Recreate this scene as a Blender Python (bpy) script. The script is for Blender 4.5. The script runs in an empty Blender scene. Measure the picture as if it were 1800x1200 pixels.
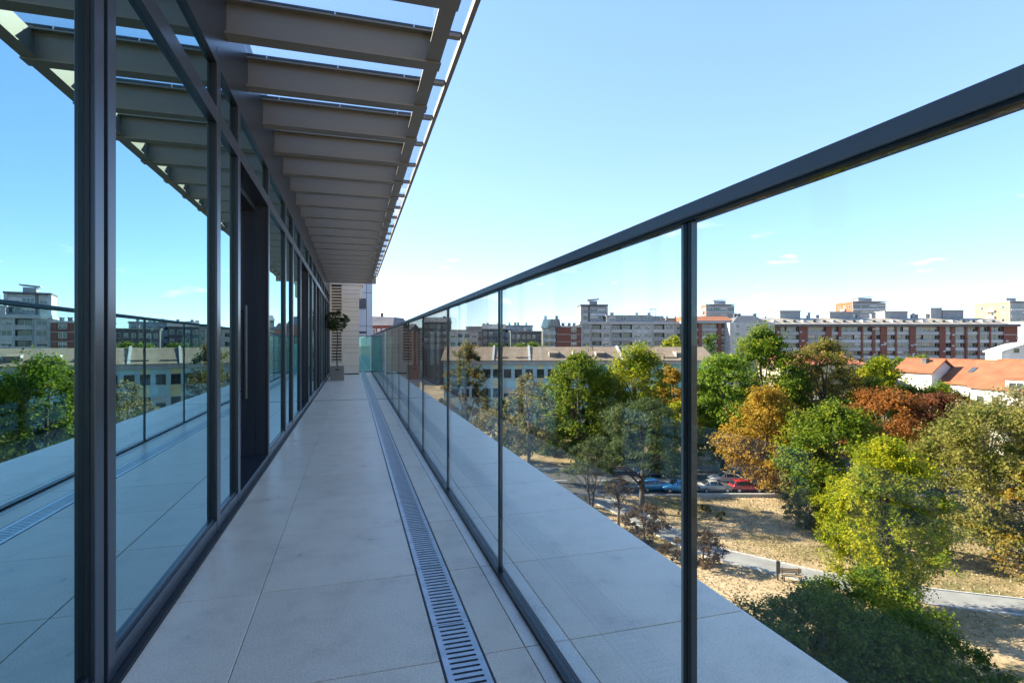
import bpy, bmesh, math, random
import numpy as np
from mathutils import Vector, Matrix
R = math.radians
random.seed(7)
SC = bpy.context.scene
COL = SC.collection

# ------------------------------------------------------------------ camera, sky, sun, exposure
F = 950.0                       # focal length in photo pixels (1800 wide)
TH = math.atan(280.0 / F)       # the lens is turned this much right of the balcony's axis
CT, ST = math.cos(TH), math.sin(TH)
EYE = 18.8                      # eye height above the park
FL = 17.8                       # balcony floor height above the park

cam = bpy.data.cameras.new('camera'); cam_o = bpy.data.objects.new('camera', cam); COL.objects.link(cam_o)
cam.sensor_width = 36.0; cam.lens = F / 1800 * 36; cam.clip_start = 0.02; cam.clip_end = 8000
cam.shift_y = 2.0 / 1800
cam_o.location = (0, 0, EYE); cam_o.rotation_euler = (R(90), 0, -TH)
SC.camera = cam_o

SUN_EL = R(29)
_a = R(20)                      # ahead of the picture's left
_cx, _cz = -math.cos(_a), math.sin(_a)
SX, SY = CT * _cx + ST * _cz, -ST * _cx + CT * _cz
SUN_DIR = Vector((SX * math.cos(SUN_EL), SY * math.cos(SUN_EL), math.sin(SUN_EL)))
sun = bpy.data.lights.new('sun', 'SUN'); sun_o = bpy.data.objects.new('sun', sun); COL.objects.link(sun_o)
sun.energy = 3.5; sun.angle = R(0.53); sun.color = (1.0, 0.87, 0.70)
sun_o.location = (-60, 60, 90)
sun_o.rotation_euler = SUN_DIR.to_track_quat('Z', 'Y').to_euler()

world = bpy.data.worlds.new('World'); SC.world = world; world.use_nodes = True
wn, wl = world.node_tree.nodes, world.node_tree.links
wn.clear()
sky = wn.new('ShaderNodeTexSky'); sky.sky_type = 'NISHITA'; sky.sun_disc = False
sky.sun_elevation = SUN_EL; sky.sun_rotation = math.atan2(SX, SY)
sky.altitude = 120; sky.air_density = 0.6; sky.dust_density = 0.0; sky.ozone_density = 1.5
hs = wn.new('ShaderNodeHueSaturation'); hs.inputs['Saturation'].default_value = 1.62; hs.inputs['Hue'].default_value = 0.512
gm_ = wn.new('ShaderNodeGamma'); gm_.inputs['Gamma'].default_value = 0.47     # clear air: an evener sky from zenith to horizon
wl.new(sky.outputs[0], gm_.inputs['Color']); wl.new(gm_.outputs[0], hs.inputs['Color'])
# small fair-weather clouds low over the horizon, all round the sky
tc = wn.new('ShaderNodeTexCoord'); sep = wn.new('ShaderNodeSeparateXYZ'); wl.new(tc.outputs['Generated'], sep.inputs[0])
mp = wn.new('ShaderNodeMapping'); mp.inputs['Scale'].default_value = (9.5, 9.5, 42.0); mp.inputs['Location'].default_value = (3.1, 1.7, 0.4)
wl.new(tc.outputs['Generated'], mp.inputs[0])
nz = wn.new('ShaderNodeTexNoise'); nz.inputs['Scale'].default_value = 1.0; nz.inputs['Detail'].default_value = 6; nz.inputs['Roughness'].default_value = 0.5
wl.new(mp.outputs[0], nz.inputs['Vector'])
cr = wn.new('ShaderNodeValToRGB'); cr.color_ramp.elements[0].position = 0.635; cr.color_ramp.elements[1].position = 0.73
wl.new(nz.outputs['Fac'], cr.inputs[0])
mr = wn.new('ShaderNodeMapRange'); mr.inputs['From Min'].default_value = 0.25; mr.inputs['From Max'].default_value = 0.12
wl.new(sep.outputs['Z'], mr.inputs['Value'])
m1 = wn.new('ShaderNodeMath'); m1.operation = 'MULTIPLY'; wl.new(cr.outputs[0], m1.inputs[0]); wl.new(mr.outputs[0], m1.inputs[1])
m2 = wn.new('ShaderNodeMath'); m2.operation = 'MULTIPLY'; m2.inputs[1].default_value = 0.55; wl.new(m1.outputs[0], m2.inputs[0])
cm = wn.new('ShaderNodeMixRGB'); cm.inputs[2].default_value = (2.4, 2.3, 2.25, 1)
wl.new(m2.outputs[0], cm.inputs[0]); wl.new(hs.outputs[0], cm.inputs[1])
bg = wn.new('ShaderNodeBackground'); bg.inputs['Strength'].default_value = 0.147
wo = wn.new('ShaderNodeOutputWorld')
wl.new(cm.outputs[0], bg.inputs[0]); wl.new(bg.outputs[0], wo.inputs[0])

vs = SC.view_settings
vs.view_transform = 'Standard'; vs.look = 'None'; vs.exposure = 2.65; vs.gamma = 1.0; vs.use_curve_mapping = False
SC.cycles.max_bounces = 10; SC.cycles.transparent_max_bounces = 24; SC.cycles.glossy_bounces = 6
SC.cycles.use_denoising = True
SC.cycles.caustics_reflective = False; SC.cycles.caustics_refractive = False

# ------------------------------------------------------------------ layout helpers (a place seen at photo x, at a distance)
def at(px, d, z=0.0):
    xc = (px - 900) / F * d
    return Vector((CT * xc + ST * d, -ST * xc + CT * d, z))
def gp(px, py, z=0.0):
    return at(px, F * (EYE - z) / (py - 602), z)
def zat(py, d):
    return EYE - (py - 602) * d / F

# ------------------------------------------------------------------ materials
def nodes_of(name):
    m = bpy.data.materials.new(name); m.use_nodes = True
    n, l = m.node_tree.nodes, m.node_tree.links
    return m, n, l, n['Principled BSDF']
def ramp(n, stops):
    r = n.new('ShaderNodeValToRGB'); e = r.color_ramp.elements
    while len(e) < len(stops): e.new(0.5)
    for k, (p, c) in enumerate(stops):
        e[k].position = p; e[k].color = (*c, 1)
    return r
def scl(c, k): return tuple(min(1, v * k) for v in c)

def mat(name, col, rough=0.5, metal=0.0, var=0.12, scale=3.0, bump=0.0, bscale=60.0, spec=0.5, coat=0.0, objvar=0.0, detail=5):
    m, n, l, b = nodes_of(name)
    t = n.new('ShaderNodeTexCoord')
    nz = n.new('ShaderNodeTexNoise'); nz.inputs['Scale'].default_value = scale; nz.inputs['Detail'].default_value = detail
    l.new(t.outputs['Object'], nz.inputs['Vector'])
    r = ramp(n, [(0.3, scl(col, 1 - var)), (0.7, scl(col, 1 + var))])
    l.new(nz.outputs['Fac'], r.inputs[0])
    out = r.outputs[0]
    if objvar:
        oi = n.new('ShaderNodeObjectInfo'); h = n.new('ShaderNodeHueSaturation')
        mrr = n.new('ShaderNodeMapRange'); mrr.inputs['To Min'].default_value = 1 - objvar; mrr.inputs['To Max'].default_value = 1 + objvar
        l.new(oi.outputs['Random'], mrr.inputs['Value']); l.new(mrr.outputs[0], h.inputs['Value']); l.new(out, h.inputs['Color'])
        out = h.outputs[0]
    l.new(out, b.inputs['Base Color'])
    b.inputs['Roughness'].default_value = rough; b.inputs['Metallic'].default_value = metal
    b.inputs['Specular IOR Level'].default_value = spec; b.inputs['Coat Weight'].default_value = coat
    if bump:
        n2 = n.new('ShaderNodeTexNoise'); n2.inputs['Scale'].default_value = bscale; n2.inputs['Detail'].default_value = 4
        l.new(t.outputs['Object'], n2.inputs['Vector'])
        bp = n.new('ShaderNodeBump'); bp.inputs['Strength'].default_value = bump; bp.inputs['Distance'].default_value = 0.01
        l.new(n2.outputs['Fac'], bp.inputs['Height']); l.new(bp.outputs[0], b.inputs['Normal'])
    return m

def glass_mat(name, trans, refl, ior=1.5, base=0.0, rough=0.0):
    m = bpy.data.materials.new(name); m.use_nodes = True
    n, l = m.node_tree.nodes, m.node_tree.links; n.clear()
    o = n.new('ShaderNodeOutputMaterial'); mx = n.new('ShaderNodeMixShader')
    tr = n.new('ShaderNodeBsdfTransparent'); tr.inputs[0].default_value = (*trans, 1)
    gl = n.new('ShaderNodeBsdfGlossy'); gl.inputs[0].default_value = (*refl, 1); gl.inputs['Roughness'].default_value = rough
    fr = n.new('ShaderNodeFresnel'); fr.inputs[0].default_value = ior
    geo = n.new('ShaderNodeNewGeometry')       # use the outer IOR on both faces of a thin pane
    ma = n.new('ShaderNodeMix'); ma.data_type = 'FLOAT'
    l.new(geo.outputs['Backfacing'], ma.inputs[0]); ma.inputs[2].default_value = ior; ma.inputs[3].default_value = 1.0 / ior
    l.new(ma.outputs[0], fr.inputs[0])
    mr = n.new('ShaderNodeMapRange'); mr.inputs['To Min'].default_value = base; mr.inputs['To Max'].default_value = 1.0
    l.new(fr.outputs[0], mr.inputs['Value']); l.new(mr.outputs[0], mx.inputs[0])
    l.new(tr.outputs[0], mx.inputs[1]); l.new(gl.outputs[0], mx.inputs[2]); l.new(mx.outputs[0], o.inputs[0])
    return m

def tile_mat(name, col):
    m, n, l, b = nodes_of(name)
    t = n.new('ShaderNodeTexCoord'); oi = n.new('ShaderNodeObjectInfo')
    ad = n.new('ShaderNodeVectorMath'); ad.operation = 'ADD'
    cmb = n.new('ShaderNodeVectorMath'); cmb.operation = 'SCALE'; cmb.inputs['Scale'].default_value = 1.0
    l.new(oi.outputs['Location'], cmb.inputs[0]); l.new(t.outputs['Object'], ad.inputs[0]); l.new(cmb.outputs[0], ad.inputs[1])
    a = n.new('ShaderNodeTexNoise'); a.inputs['Scale'].default_value = 5.0; a.inputs['Detail'].default_value = 8; a.inputs['Roughness'].default_value = 0.65
    l.new(ad.outputs[0], a.inputs['Vector'])
    r = ramp(n, [(0.25, scl(col, 0.78)), (0.5, col), (0.72, scl(col, 1.07))]); l.new(a.outputs['Fac'], r.inputs[0])
    f = n.new('ShaderNodeTexNoise'); f.inputs['Scale'].default_value = 150; f.inputs['Detail'].default_value = 3; l.new(ad.outputs[0], f.inputs['Vector'])
    r2 = ramp(n, [(0.35, (0.84, 0.83, 0.81)), (0.62, (1.05, 1.05, 1.05))]); l.new(f.outputs['Fac'], r2.inputs[0])
    mm = n.new('ShaderNodeMixRGB'); mm.blend_type = 'MULTIPLY'; mm.inputs[0].default_value = 1; l.new(r.outputs[0], mm.inputs[1]); l.new(r2.outputs[0], mm.inputs[2])
    h = n.new('ShaderNodeHueSaturation'); mrr = n.new('ShaderNodeMapRange'); mrr.inputs['To Min'].default_value = 0.96; mrr.inputs['To Max'].default_value = 1.04
    l.new(oi.outputs['Random'], mrr.inputs['Value']); l.new(mrr.outputs[0], h.inputs['Value']); l.new(mm.outputs[0], h.inputs['Color'])
    l.new(h.outputs[0], b.inputs['Base Color'])
    rr = n.new('ShaderNodeMapRange'); rr.inputs['To Min'].default_value = 0.20; rr.inputs['To Max'].default_value = 0.42
    l.new(a.outputs['Fac'], rr.inputs['Value']); l.new(rr.outputs[0], b.inputs['Roughness'])
    b.inputs['Specular IOR Level'].default_value = 0.45
    bp = n.new('ShaderNodeBump'); bp.inputs['Strength'].default_value = 0.12; bp.inputs['Distance'].default_value = 0.004
    l.new(f.outputs['Fac'], bp.inputs['Height']); l.new(bp.outputs[0], b.inputs['Normal'])
    return m

def leaf_mat(name, a, bcol, c, trans=0.55, nscale=0.5):
    """a, b, c: colours of single leaves; larger patches lean to one or another"""
    m = bpy.data.materials.new(name); m.use_nodes = True
    n, l = m.node_tree.nodes, m.node_tree.links; n.clear()
    o = n.new('ShaderNodeOutputMaterial')
    geo = n.new('ShaderNodeNewGeometry'); t = n.new('ShaderNodeTexCoord')
    nz = n.new('ShaderNodeTexNoise'); nz.inputs['Scale'].default_value = nscale; nz.inputs['Detail'].default_value = 3
    l.new(t.outputs['Object'], nz.inputs['Vector'])
    m1 = n.new('ShaderNodeMath'); m1.operation = 'MULTIPLY_ADD'; m1.inputs[1].default_value = 0.40; m1.inputs[2].default_value = -0.20
    l.new(geo.outputs['Random Per Island'], m1.inputs[0])
    m2 = n.new('ShaderNodeMath'); m2.operation = 'ADD'; l.new(m1.outputs[0], m2.inputs[0]); l.new(nz.outputs['Fac'], m2.inputs[1])
    r = ramp(n, [(0.28, a), (0.5, bcol), (0.72, c)]); l.new(m2.outputs[0], r.inputs[0])
    d = n.new('ShaderNodeBsdfPrincipled'); d.inputs['Roughness'].default_value = 0.5; d.inputs['Specular IOR Level'].default_value = 0.14
    l.new(r.outputs[0], d.inputs['Base Color'])
    tr = n.new('ShaderNodeBsdfTranslucent'); l.new(r.outputs[0], tr.inputs[0])
    mx = n.new('ShaderNodeMixShader'); mx.inputs[0].default_value = trans
    l.new(d.outputs[0], mx.inputs[1]); l.new(tr.outputs[0], mx.inputs[2]); l.new(mx.outputs[0], o.inputs[0])
    return m

def stripes_mat(name, col, col2, scale, axis='X', rough=0.7, bump=0.5, dist=0.05):
    """roof sheets or tiles too far away to tell apart"""
    m, n, l, b = nodes_of(name)
    t = n.new('ShaderNodeTexCoord')
    w = n.new('ShaderNodeTexWave'); w.bands_direction = axis; w.inputs['Scale'].default_value = scale; w.inputs['Distortion'].default_value = 0.4
    l.new(t.outputs['Object'], w.inputs['Vector'])
    nz = n.new('ShaderNodeTexNoise'); nz.inputs['Scale'].default_value = 0.5; nz.inputs['Detail'].default_value = 8; l.new(t.outputs['Object'], nz.inputs['Vector'])
    r = ramp(n, [(0.3, col2), (0.65, col)]); l.new(nz.outputs['Fac'], r.inputs[0])
    l.new(r.outputs[0], b.inputs['Base Color']); b.inputs['Roughness'].default_value = rough
    bp = n.new('ShaderNodeBump'); bp.inputs['Strength'].default_value = bump; bp.inputs['Distance'].default_value = dist
    l.new(w.outputs['Fac'], bp.inputs['Height']); l.new(bp.outputs[0], b.inputs['Normal'])
    return m

def ground_mat():
    m, n, l, b = nodes_of('dry_grass_ground')
    t = n.new('ShaderNodeTexCoord')
    a = n.new('ShaderNodeTexNoise'); a.inputs['Scale'].default_value = 0.12; a.inputs['Detail'].default_value = 9; a.inputs['Roughness'].default_value = 0.62
    l.new(t.outputs['Object'], a.inputs['Vector'])
    r = ramp(n, [(0.34, (0.12, 0.125, 0.040)), (0.43, (0.26, 0.20, 0.105)), (0.55, (0.41, 0.305, 0.19)), (0.72, (0.50, 0.39, 0.26))])
    l.new(a.outputs['Fac'], r.inputs[0])
    f = n.new('ShaderNodeTexNoise'); f.inputs['Scale'].default_value = 2.2; f.inputs['Detail'].default_value = 9; f.inputs['Roughness'].default_value = 0.7
    l.new(t.outputs['Object'], f.inputs['Vector'])
    r2 = ramp(n, [(0.3, (0.6, 0.58, 0.5)), (0.65, (1.1, 1.08, 1.05))]); l.new(f.outputs['Fac'], r2.inputs[0])
    mm = n.new('ShaderNodeMixRGB'); mm.blend_type = 'MULTIPLY'; mm.inputs[0].default_value = 1; l.new(r.outputs[0], mm.inputs[1]); l.new(r2.outputs[0], mm.inputs[2])
    l.new(mm.outputs[0], b.inputs['Base Color']); b.inputs['Roughness'].default_value = 0.95; b.inputs['Specular IOR Level'].default_value = 0.1
    bp = n.new('ShaderNodeBump'); bp.inputs['Strength'].default_value = 0.6; bp.inputs['Distance'].default_value = 0.15
    l.new(f.outputs['Fac'], bp.inputs['Height']); l.new(bp.outputs[0], b.inputs['Normal'])
    return m

M = {}
M['tile'] = tile_mat('porcelain_tile', (0.95, 0.755, 0.565))
M['border'] = tile_mat('border_stone', (0.95, 0.82, 0.68))
M['joint'] = mat('tile_joint', (0.06, 0.055, 0.05), 0.9)
M['frame'] = mat('anthracite_powder_coat', (0.026, 0.033, 0.043), 0.28, 0.0, 0.05, 4, 0.03, 300, 0.6)
M['rail'] = mat('sky_lit_powder_coat', (0.44, 0.51, 0.56), 0.34, 0.0, 0.05, 4, 0.03, 300, 0.6)  # frame paint made lighter: the sky's reflection on the handrail is put into its colour
M['gasket'] = mat('black_gasket', (0.008, 0.009, 0.011), 0.45)
M['beam'] = mat('taupe_painted_steel', (0.26, 0.235, 0.185), 0.42, 0.0, 0.07, 2, 0.02, 120)
M['bar'] = mat('dark_glazing_bar', (0.055, 0.055, 0.056), 0.35, 0.3, 0.08)
M['steel'] = mat('galvanised_steel', (0.52, 0.55, 0.58), 0.3, 0.85, 0.14, 18, 0.04, 120)
M['alu'] = mat('bare_aluminium', (0.62, 0.60, 0.55), 0.3, 0.7, 0.1, 9)
M['edge'] = mat('polished_glass_edge', (0.80, 0.84, 0.70), 0.15, 0.0, 0.06, 6, spec=0.8)
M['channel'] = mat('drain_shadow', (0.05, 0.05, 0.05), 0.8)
M['fglass'] = glass_mat('coated_facade_glass', (0.09, 0.13, 0.15), (0.54, 0.80, 0.85), 1.7, 0.80)
M['dglass'] = glass_mat('dark_door_glass', (0.08, 0.11, 0.12), (0.22, 0.32, 0.37), 1.5, 0.22)
M['rglass'] = glass_mat('laminated_rail_glass', (0.952, 0.988, 0.982), (0.54, 0.60, 0.61), 1.50, 0.0)
M['eglass'] = glass_mat('green_end_glass', (0.50, 0.79, 0.77), (0.7, 0.93, 0.92), 1.55, 0.06)
M['cglass'] = glass_mat('canopy_glass', (0.97, 0.98, 0.98), (0.9, 0.95, 0.97), 1.45, 0.0)
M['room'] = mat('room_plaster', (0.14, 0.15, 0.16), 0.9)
M['white_wall'] = mat('white_render', (0.62, 0.59, 0.54), 0.9, var=0.08, scale=0.6, bump=0.05, bscale=8)
M['clad'] = mat('beige_cladding', (0.74, 0.61, 0.46), 0.55, var=0.05, objvar=0.05)
M['dark'] = mat('dark_void', (0.02, 0.02, 0.022), 0.9)
M['pot'] = mat('taupe_planter', (0.23, 0.19, 0.15), 0.75, var=0.1, bump=0.1, bscale=60)
M['bark'] = mat('bark', (0.085, 0.062, 0.045), 0.95, var=0.4, scale=9, bump=0.6, bscale=14)
M['bark2'] = mat('pale_bark', (0.22, 0.19, 0.15), 0.95, var=0.4, scale=7, bump=0.6, bscale=12)
M['ground'] = ground_mat()
M['asphalt'] = mat('asphalt', (0.055, 0.055, 0.058), 0.85, var=0.25, scale=0.9, bump=0.3, bscale=30)
M['paving'] = mat('path_asphalt', (0.21, 0.205, 0.195), 0.9, var=0.2, scale=0.7, bump=0.3, bscale=20)
M['kerb'] = mat('kerb_concrete', (0.45, 0.43, 0.40), 0.9, var=0.15)
M['paint'] = mat('road_paint', (0.7, 0.7, 0.68), 0.8)
M['wood'] = mat('oiled_oak', (0.36, 0.24, 0.13), 0.5, var=0.2, scale=8)

# ------------------------------------------------------------------ mesh helpers
class MB:
    def __init__(s): s.v = []; s.f = []
    def box(s, x0, x1, y0, y1, z0, z1):
        k = len(s.v)
        s.v += [(x0, y0, z0), (x1, y0, z0), (x1, y1, z0), (x0, y1, z0), (x0, y0, z1), (x1, y0, z1), (x1, y1, z1), (x0, y1, z1)]
        s.f += [tuple(k + i for i in q) for q in ((0, 3, 2, 1), (4, 5, 6, 7), (0, 1, 5, 4), (1, 2, 6, 5), (2, 3, 7, 6), (3, 0, 4, 7))]
        return s
    def poly(s, pts):
        k = len(s.v); s.v += [tuple(p) for p in pts]; s.f.append(tuple(range(k, k + len(pts)))); return s
    def prism(s, pts, off):
        """closed prism: polygon pts (3-D) swept by off"""
        k = len(s.v); n = len(pts); o = Vector(off)
        s.v += [tuple(p) for p in pts] + [tuple(Vector(p) + o) for p in pts]
        s.f.append(tuple(range(k + n - 1, k - 1, -1))); s.f.append(tuple(range(k + n, k + 2 * n)))
        for i in range(n):
            j = (i + 1) % n; s.f.append((k + i, k + j, k + n + j, k + n + i))
        return s
    def tube(s, pts, rad, seg=7):
        k = len(s.v); pts = [Vector(p) for p in pts]
        for i, p in enumerate(pts):
            d = (pts[min(i + 1, len(pts) - 1)] - pts[max(i - 1, 0)]).normalized()
            u = d.orthogonal().normalized(); w = d.cross(u)
            for j in range(seg):
                a = 2 * math.pi * j / seg
                s.v.append(tuple(p + (u * math.cos(a) + w * math.sin(a)) * rad[i]))
        for i in range(len(pts) - 1):
            for j in range(seg):
                a, b2 = k + i * seg + j, k + i * seg + (j + 1) % seg
                s.f.append((a, b2, b2 + seg, a + seg))
        s.f.append(tuple(range(k + seg - 1, k - 1, -1))); e = k + (len(pts) - 1) * seg
        s.f.append(tuple(range(e, e + seg)))
        return s
    def mesh(s, name, m, smooth=False, bevel=0.0):
        me = bpy.data.meshes.new(name)
        if bevel:
            me.from_pydata(s.v, [], s.f); bm = bmesh.new(); bm.from_mesh(me)
            bmesh.ops.recalc_face_normals(bm, faces=bm.faces)
            bmesh.ops.bevel(bm, geom=list(bm.edges), offset=bevel, segments=1, affect='EDGES', clamp_overlap=True)
            bm.to_mesh(me); bm.free()
        else:
            me.from_pydata(s.v, [], s.f)
        me.materials.append(m)
        if smooth: me.polygons.foreach_set('use_smooth', [True] * len(me.polygons))
        me.update(); return me
    def obj(s, name, m, parent=None, smooth=False, bevel=0.0, loc=(0, 0, 0)):
        return link(name, s.mesh(name, m, smooth, bevel), parent, loc)

def link(name, me, parent=None, loc=(0, 0, 0), rz=0.0):
    o = bpy.data.objects.new(name, me); COL.objects.link(o)
    o.parent = parent; o.location = loc; o.rotation_euler = (0, 0, rz)
    return o
def tag(o, label, cat, group=None):
    o['label'] = label; o['category'] = cat
    if group: o['group'] = group
    return o
def thing(name, label, cat, loc=(0, 0, 0), rz=0.0, group=None):
    return tag(link(name, None, None, loc, rz), label, cat, group)
def structure(o): o['kind'] = 'structure'; return o
def box(name, m, parent, x0, x1, y0, y1, z0, z1, bevel=0.0):
    return MB().box(x0, x1, y0, y1, z0, z1).obj(name, m, parent, bevel=bevel)

# ================================================================== THE SETTING: ground, road, path
g = MB(); N = 48
def ground_z(x, y): return 0.0
g.poly([(-3000, -3000, 0), (3000, -3000, 0), (3000, 3000, 0), (-3000, 3000, 0)])
structure(g.obj('ground', M['ground']))

RO = at(900, 0); 
def cam_strip(name, m, d0, d1, x0, x1, z):
    p = [at(900, d0), at(900, d1)]
    def q(xc, d): return (CT * xc + ST * d, -ST * xc + CT * d, z)
    return structure(MB().poly([q(x0, d0), q(x1, d0), q(x1, d1), q(x0, d1)]).obj(name, m))
ROAD0, ROAD1 = 66.5, 79.0
road = cam_strip('road', M['asphalt'], ROAD0, ROAD1, -70, 120, 0.012)
pav = cam_strip('pavement', M['paving'], ROAD1 + .15, ROAD1 + 3.2, -70, 120, 0.12)
kerb_mesh = MB().box(-0.99, 0.99, -0.075, 0.075, -0.05, 0.13).mesh('kerb_stone', M['kerb'], bevel=0.015)
for d in (ROAD0 - .075, ROAD1 + .075):
    for i in range(-22, 36):
        xc = i * 2.0
        link('kerb_stone', kerb_mesh, road, (CT * xc + ST * d, -ST * xc + CT * d, 0), -TH)
dash = MB().box(-1.5, 1.5, -0.06, 0.06, 0.014, 0.018).mesh('lane_dash', M['paint'])
for i in range(-7, 11):
    xc = i * 6.0; d = 0.5 * (ROAD0 + ROAD1) + 1
    link('lane_dash', dash, road, (CT * xc + ST * d, -ST * xc + CT * d, 0), -TH)

def ribbon(name, pts, w, m, z):
    pts = [Vector((p.x, p.y, 0)) for p in pts]; b = MB(); L = []; Rr = []
    for i, p in enumerate(pts):
        d = (pts[min(i + 1, len(pts) - 1)] - pts[max(i - 1, 0)]).normalized(); nrm = Vector((-d.y, d.x, 0))
        L.append(p + nrm * w / 2); Rr.append(p - nrm * w / 2)
    for i in range(len(pts) - 1):
        b.poly([(*Rr[i][:2], z), (*Rr[i + 1][:2], z), (*L[i + 1][:2], z), (*L[i][:2], z)])
    return structure(b.obj(name, m)), L, Rr
ctrl = [gp(*q) for q in ((1052, 876), (1110, 903), (1172, 935), (1245, 968), (1340, 992), (1450, 1018), (1560, 1038), (1660, 1051), (1800, 1067), (1960, 1084), (2200, 1105))]
def smooth_line(c, k=6):
    out = []
    for i in range(len(c) - 1):
        p0, p1, p2, p3 = c[max(i - 1, 0)], c[i], c[i + 1], c[min(i + 2, len(c) - 1)]
        for j in range(k):
            t = j / k
            out.append(0.5 * ((2 * p1) + (p2 - p0) * t + (2 * p0 - 5 * p1 + 4 * p2 - p3) * t * t + (3 * p1 - p0 - 3 * p2 + p3) * t ** 3))
    return out + [c[-1]]
path, PL, PR = ribbon('path', smooth_line(ctrl), 2.9, M['paving'], 0.016)
for side in (PL, PR):
    for i in range(len(side) - 1):
        a, b2 = side[i], side[i + 1]; d = b2 - a; L_ = d.length
        MB().box(0.01, L_ - 0.01, -0.06, 0.06, -0.05, 0.09).obj('kerb_stone', M['kerb'], path, loc=(a.x, a.y, 0)).rotation_euler = (0, 0, math.atan2(d.y, d.x))

# ================================================================== THE BALCONY
# the whole balcony is laid out round the origin at eye level: z = EYE is 0 here
YE = 19.6                                     # far end of the balcony floor
def Z(h): return EYE + h
fl = structure(link('balcony_floor', None))
box('slab', M['joint'], fl, -0.80, 1.395, -3.2, YE, FL - 0.36, FL - 0.0105)
box('slab_edge', M['border'], fl, 1.3955, 1.403, -3.2, YE, FL - 0.36, FL - 0.002)
cols = [('tile', -0.655, -0.3545, M['tile']), ('tile', -0.3515, 0.2625, M['tile']), ('tile', 0.4065, 0.5435, M['tile']),
        ('border_stone', 0.5465, 0.594, M['border']), ('border_stone', 0.640, 0.699, M['border']), ('tile', 0.702, 1.3945, M['tile'])]
P, Y0 = 0.664, 1.694 - 0.664 * 7
ymarks = [Y0 + P * i for i in range(0, 34)]
EXJ = 9.86
spans = []
for a, b2 in zip(ymarks[:-1], ymarks[1:]):
    if b2 > YE: b2 = YE
    if a >= YE: continue
    if a < EXJ < b2: spans += [(a, EXJ - 0.02), (EXJ + 0.02, b2)]
    else: spans.append((a, b2))
cache = {}
for nm, x0, x1, m in cols:
    for a, b2 in spans:
        key = (x0, round(b2 - a, 4))
        if key not in cache:
            hx, hy = (x1 - x0) / 2, (b2 - a) / 2 - 0.0024
            cache[key] = MB().box(-hx, hx, -hy, hy, -0.018, 0).mesh(nm, m, bevel=0.0012)
        o = link(nm, cache[key], fl, ((x0 + x1) / 2, (a + b2) / 2, FL + random.uniform(-0.0004, 0.0004)))
box('expansion_joint', M['gasket'], fl, -0.655, 0.262, EXJ - 0.016, EXJ + 0.016, FL - 0.02, FL + 0.002)
box('expansion_joint', M['gasket'], fl, 0.407, 0.594, EXJ - 0.016, EXJ + 0.016, FL - 0.02, FL + 0.002)

# ---- slotted drain
drain = thing('floor_drain', 'long galvanised slotted drain channel sunk in the balcony tiles', 'drain', (0.3345, 0, FL))
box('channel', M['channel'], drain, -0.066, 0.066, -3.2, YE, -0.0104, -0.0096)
for x0, x1 in ((-0.0705, -0.0655), (0.0655, 0.0705)):
    box('side_frame', M['gasket'], drain, x0, x1, -3.2, YE, -0.012, 0.0008)
def grate_mesh():
    b = MB(); pitch, n, w, sl, sw, seg = 0.028, 18, 0.0645, 0.041, 0.0055, 5
    for i in range(n):
        y = i * pitch + pitch / 2 - n * pitch / 2
        half = pitch / 2 if 0 < i < n - 1 else pitch / 2 - 0.0006
        loop = []
        for s in (-1, 1):
            arc = []
            for k in range(seg + 1):
                a = math.pi / 2 - math.pi * k / seg
                arc.append((s * (sl + sw * math.cos(a)), y + s * sw * math.sin(a) * s))
            arcs = arc
            pts = [(0, y + half), (0, y + sw)] + arcs + [(0, y - sw), (0, y - half), (s * w, y - half), (s * w, y + half)]
            if s > 0: pts = pts[::-1]
            b.poly([(px, py, 0.0012) for px, py in pts][::-1] if False else [(px, py, 0.0012) for px, py in pts])
            wl_ = [(0, y + sw)] + arcs + [(0, y - sw)]
            for (ax, ay), (cx, cy) in zip(wl_[:-1], wl_[1:]):
                b.poly([(ax, ay, 0.0012), (cx, cy, 0.0012), (cx, cy, -0.008), (ax, ay, -0.008)])
    hy = n * pitch / 2 - 0.0006
    for y in (-hy, hy):
        b.poly([(-w, y, 0.0012), (w, y, 0.0012), (w, y, -0.008), (-w, y, -0.008)])
    me = b.mesh('grate', M['steel'])
    bm = bmesh.new(); bm.from_mesh(me); bmesh.ops.remove_doubles(bm, verts=bm.verts, dist=1e-5); bmesh.ops.recalc_face_normals(bm, faces=bm.faces)
    bm.to_mesh(me); bm.free(); return me
gm = grate_mesh()
k = 0
while -2.9 + k * 0.506 < YE - 0.2:
    link('grate', gm, drain, (0, -2.9 + k * 0.506, 0)); k += 1

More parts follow.
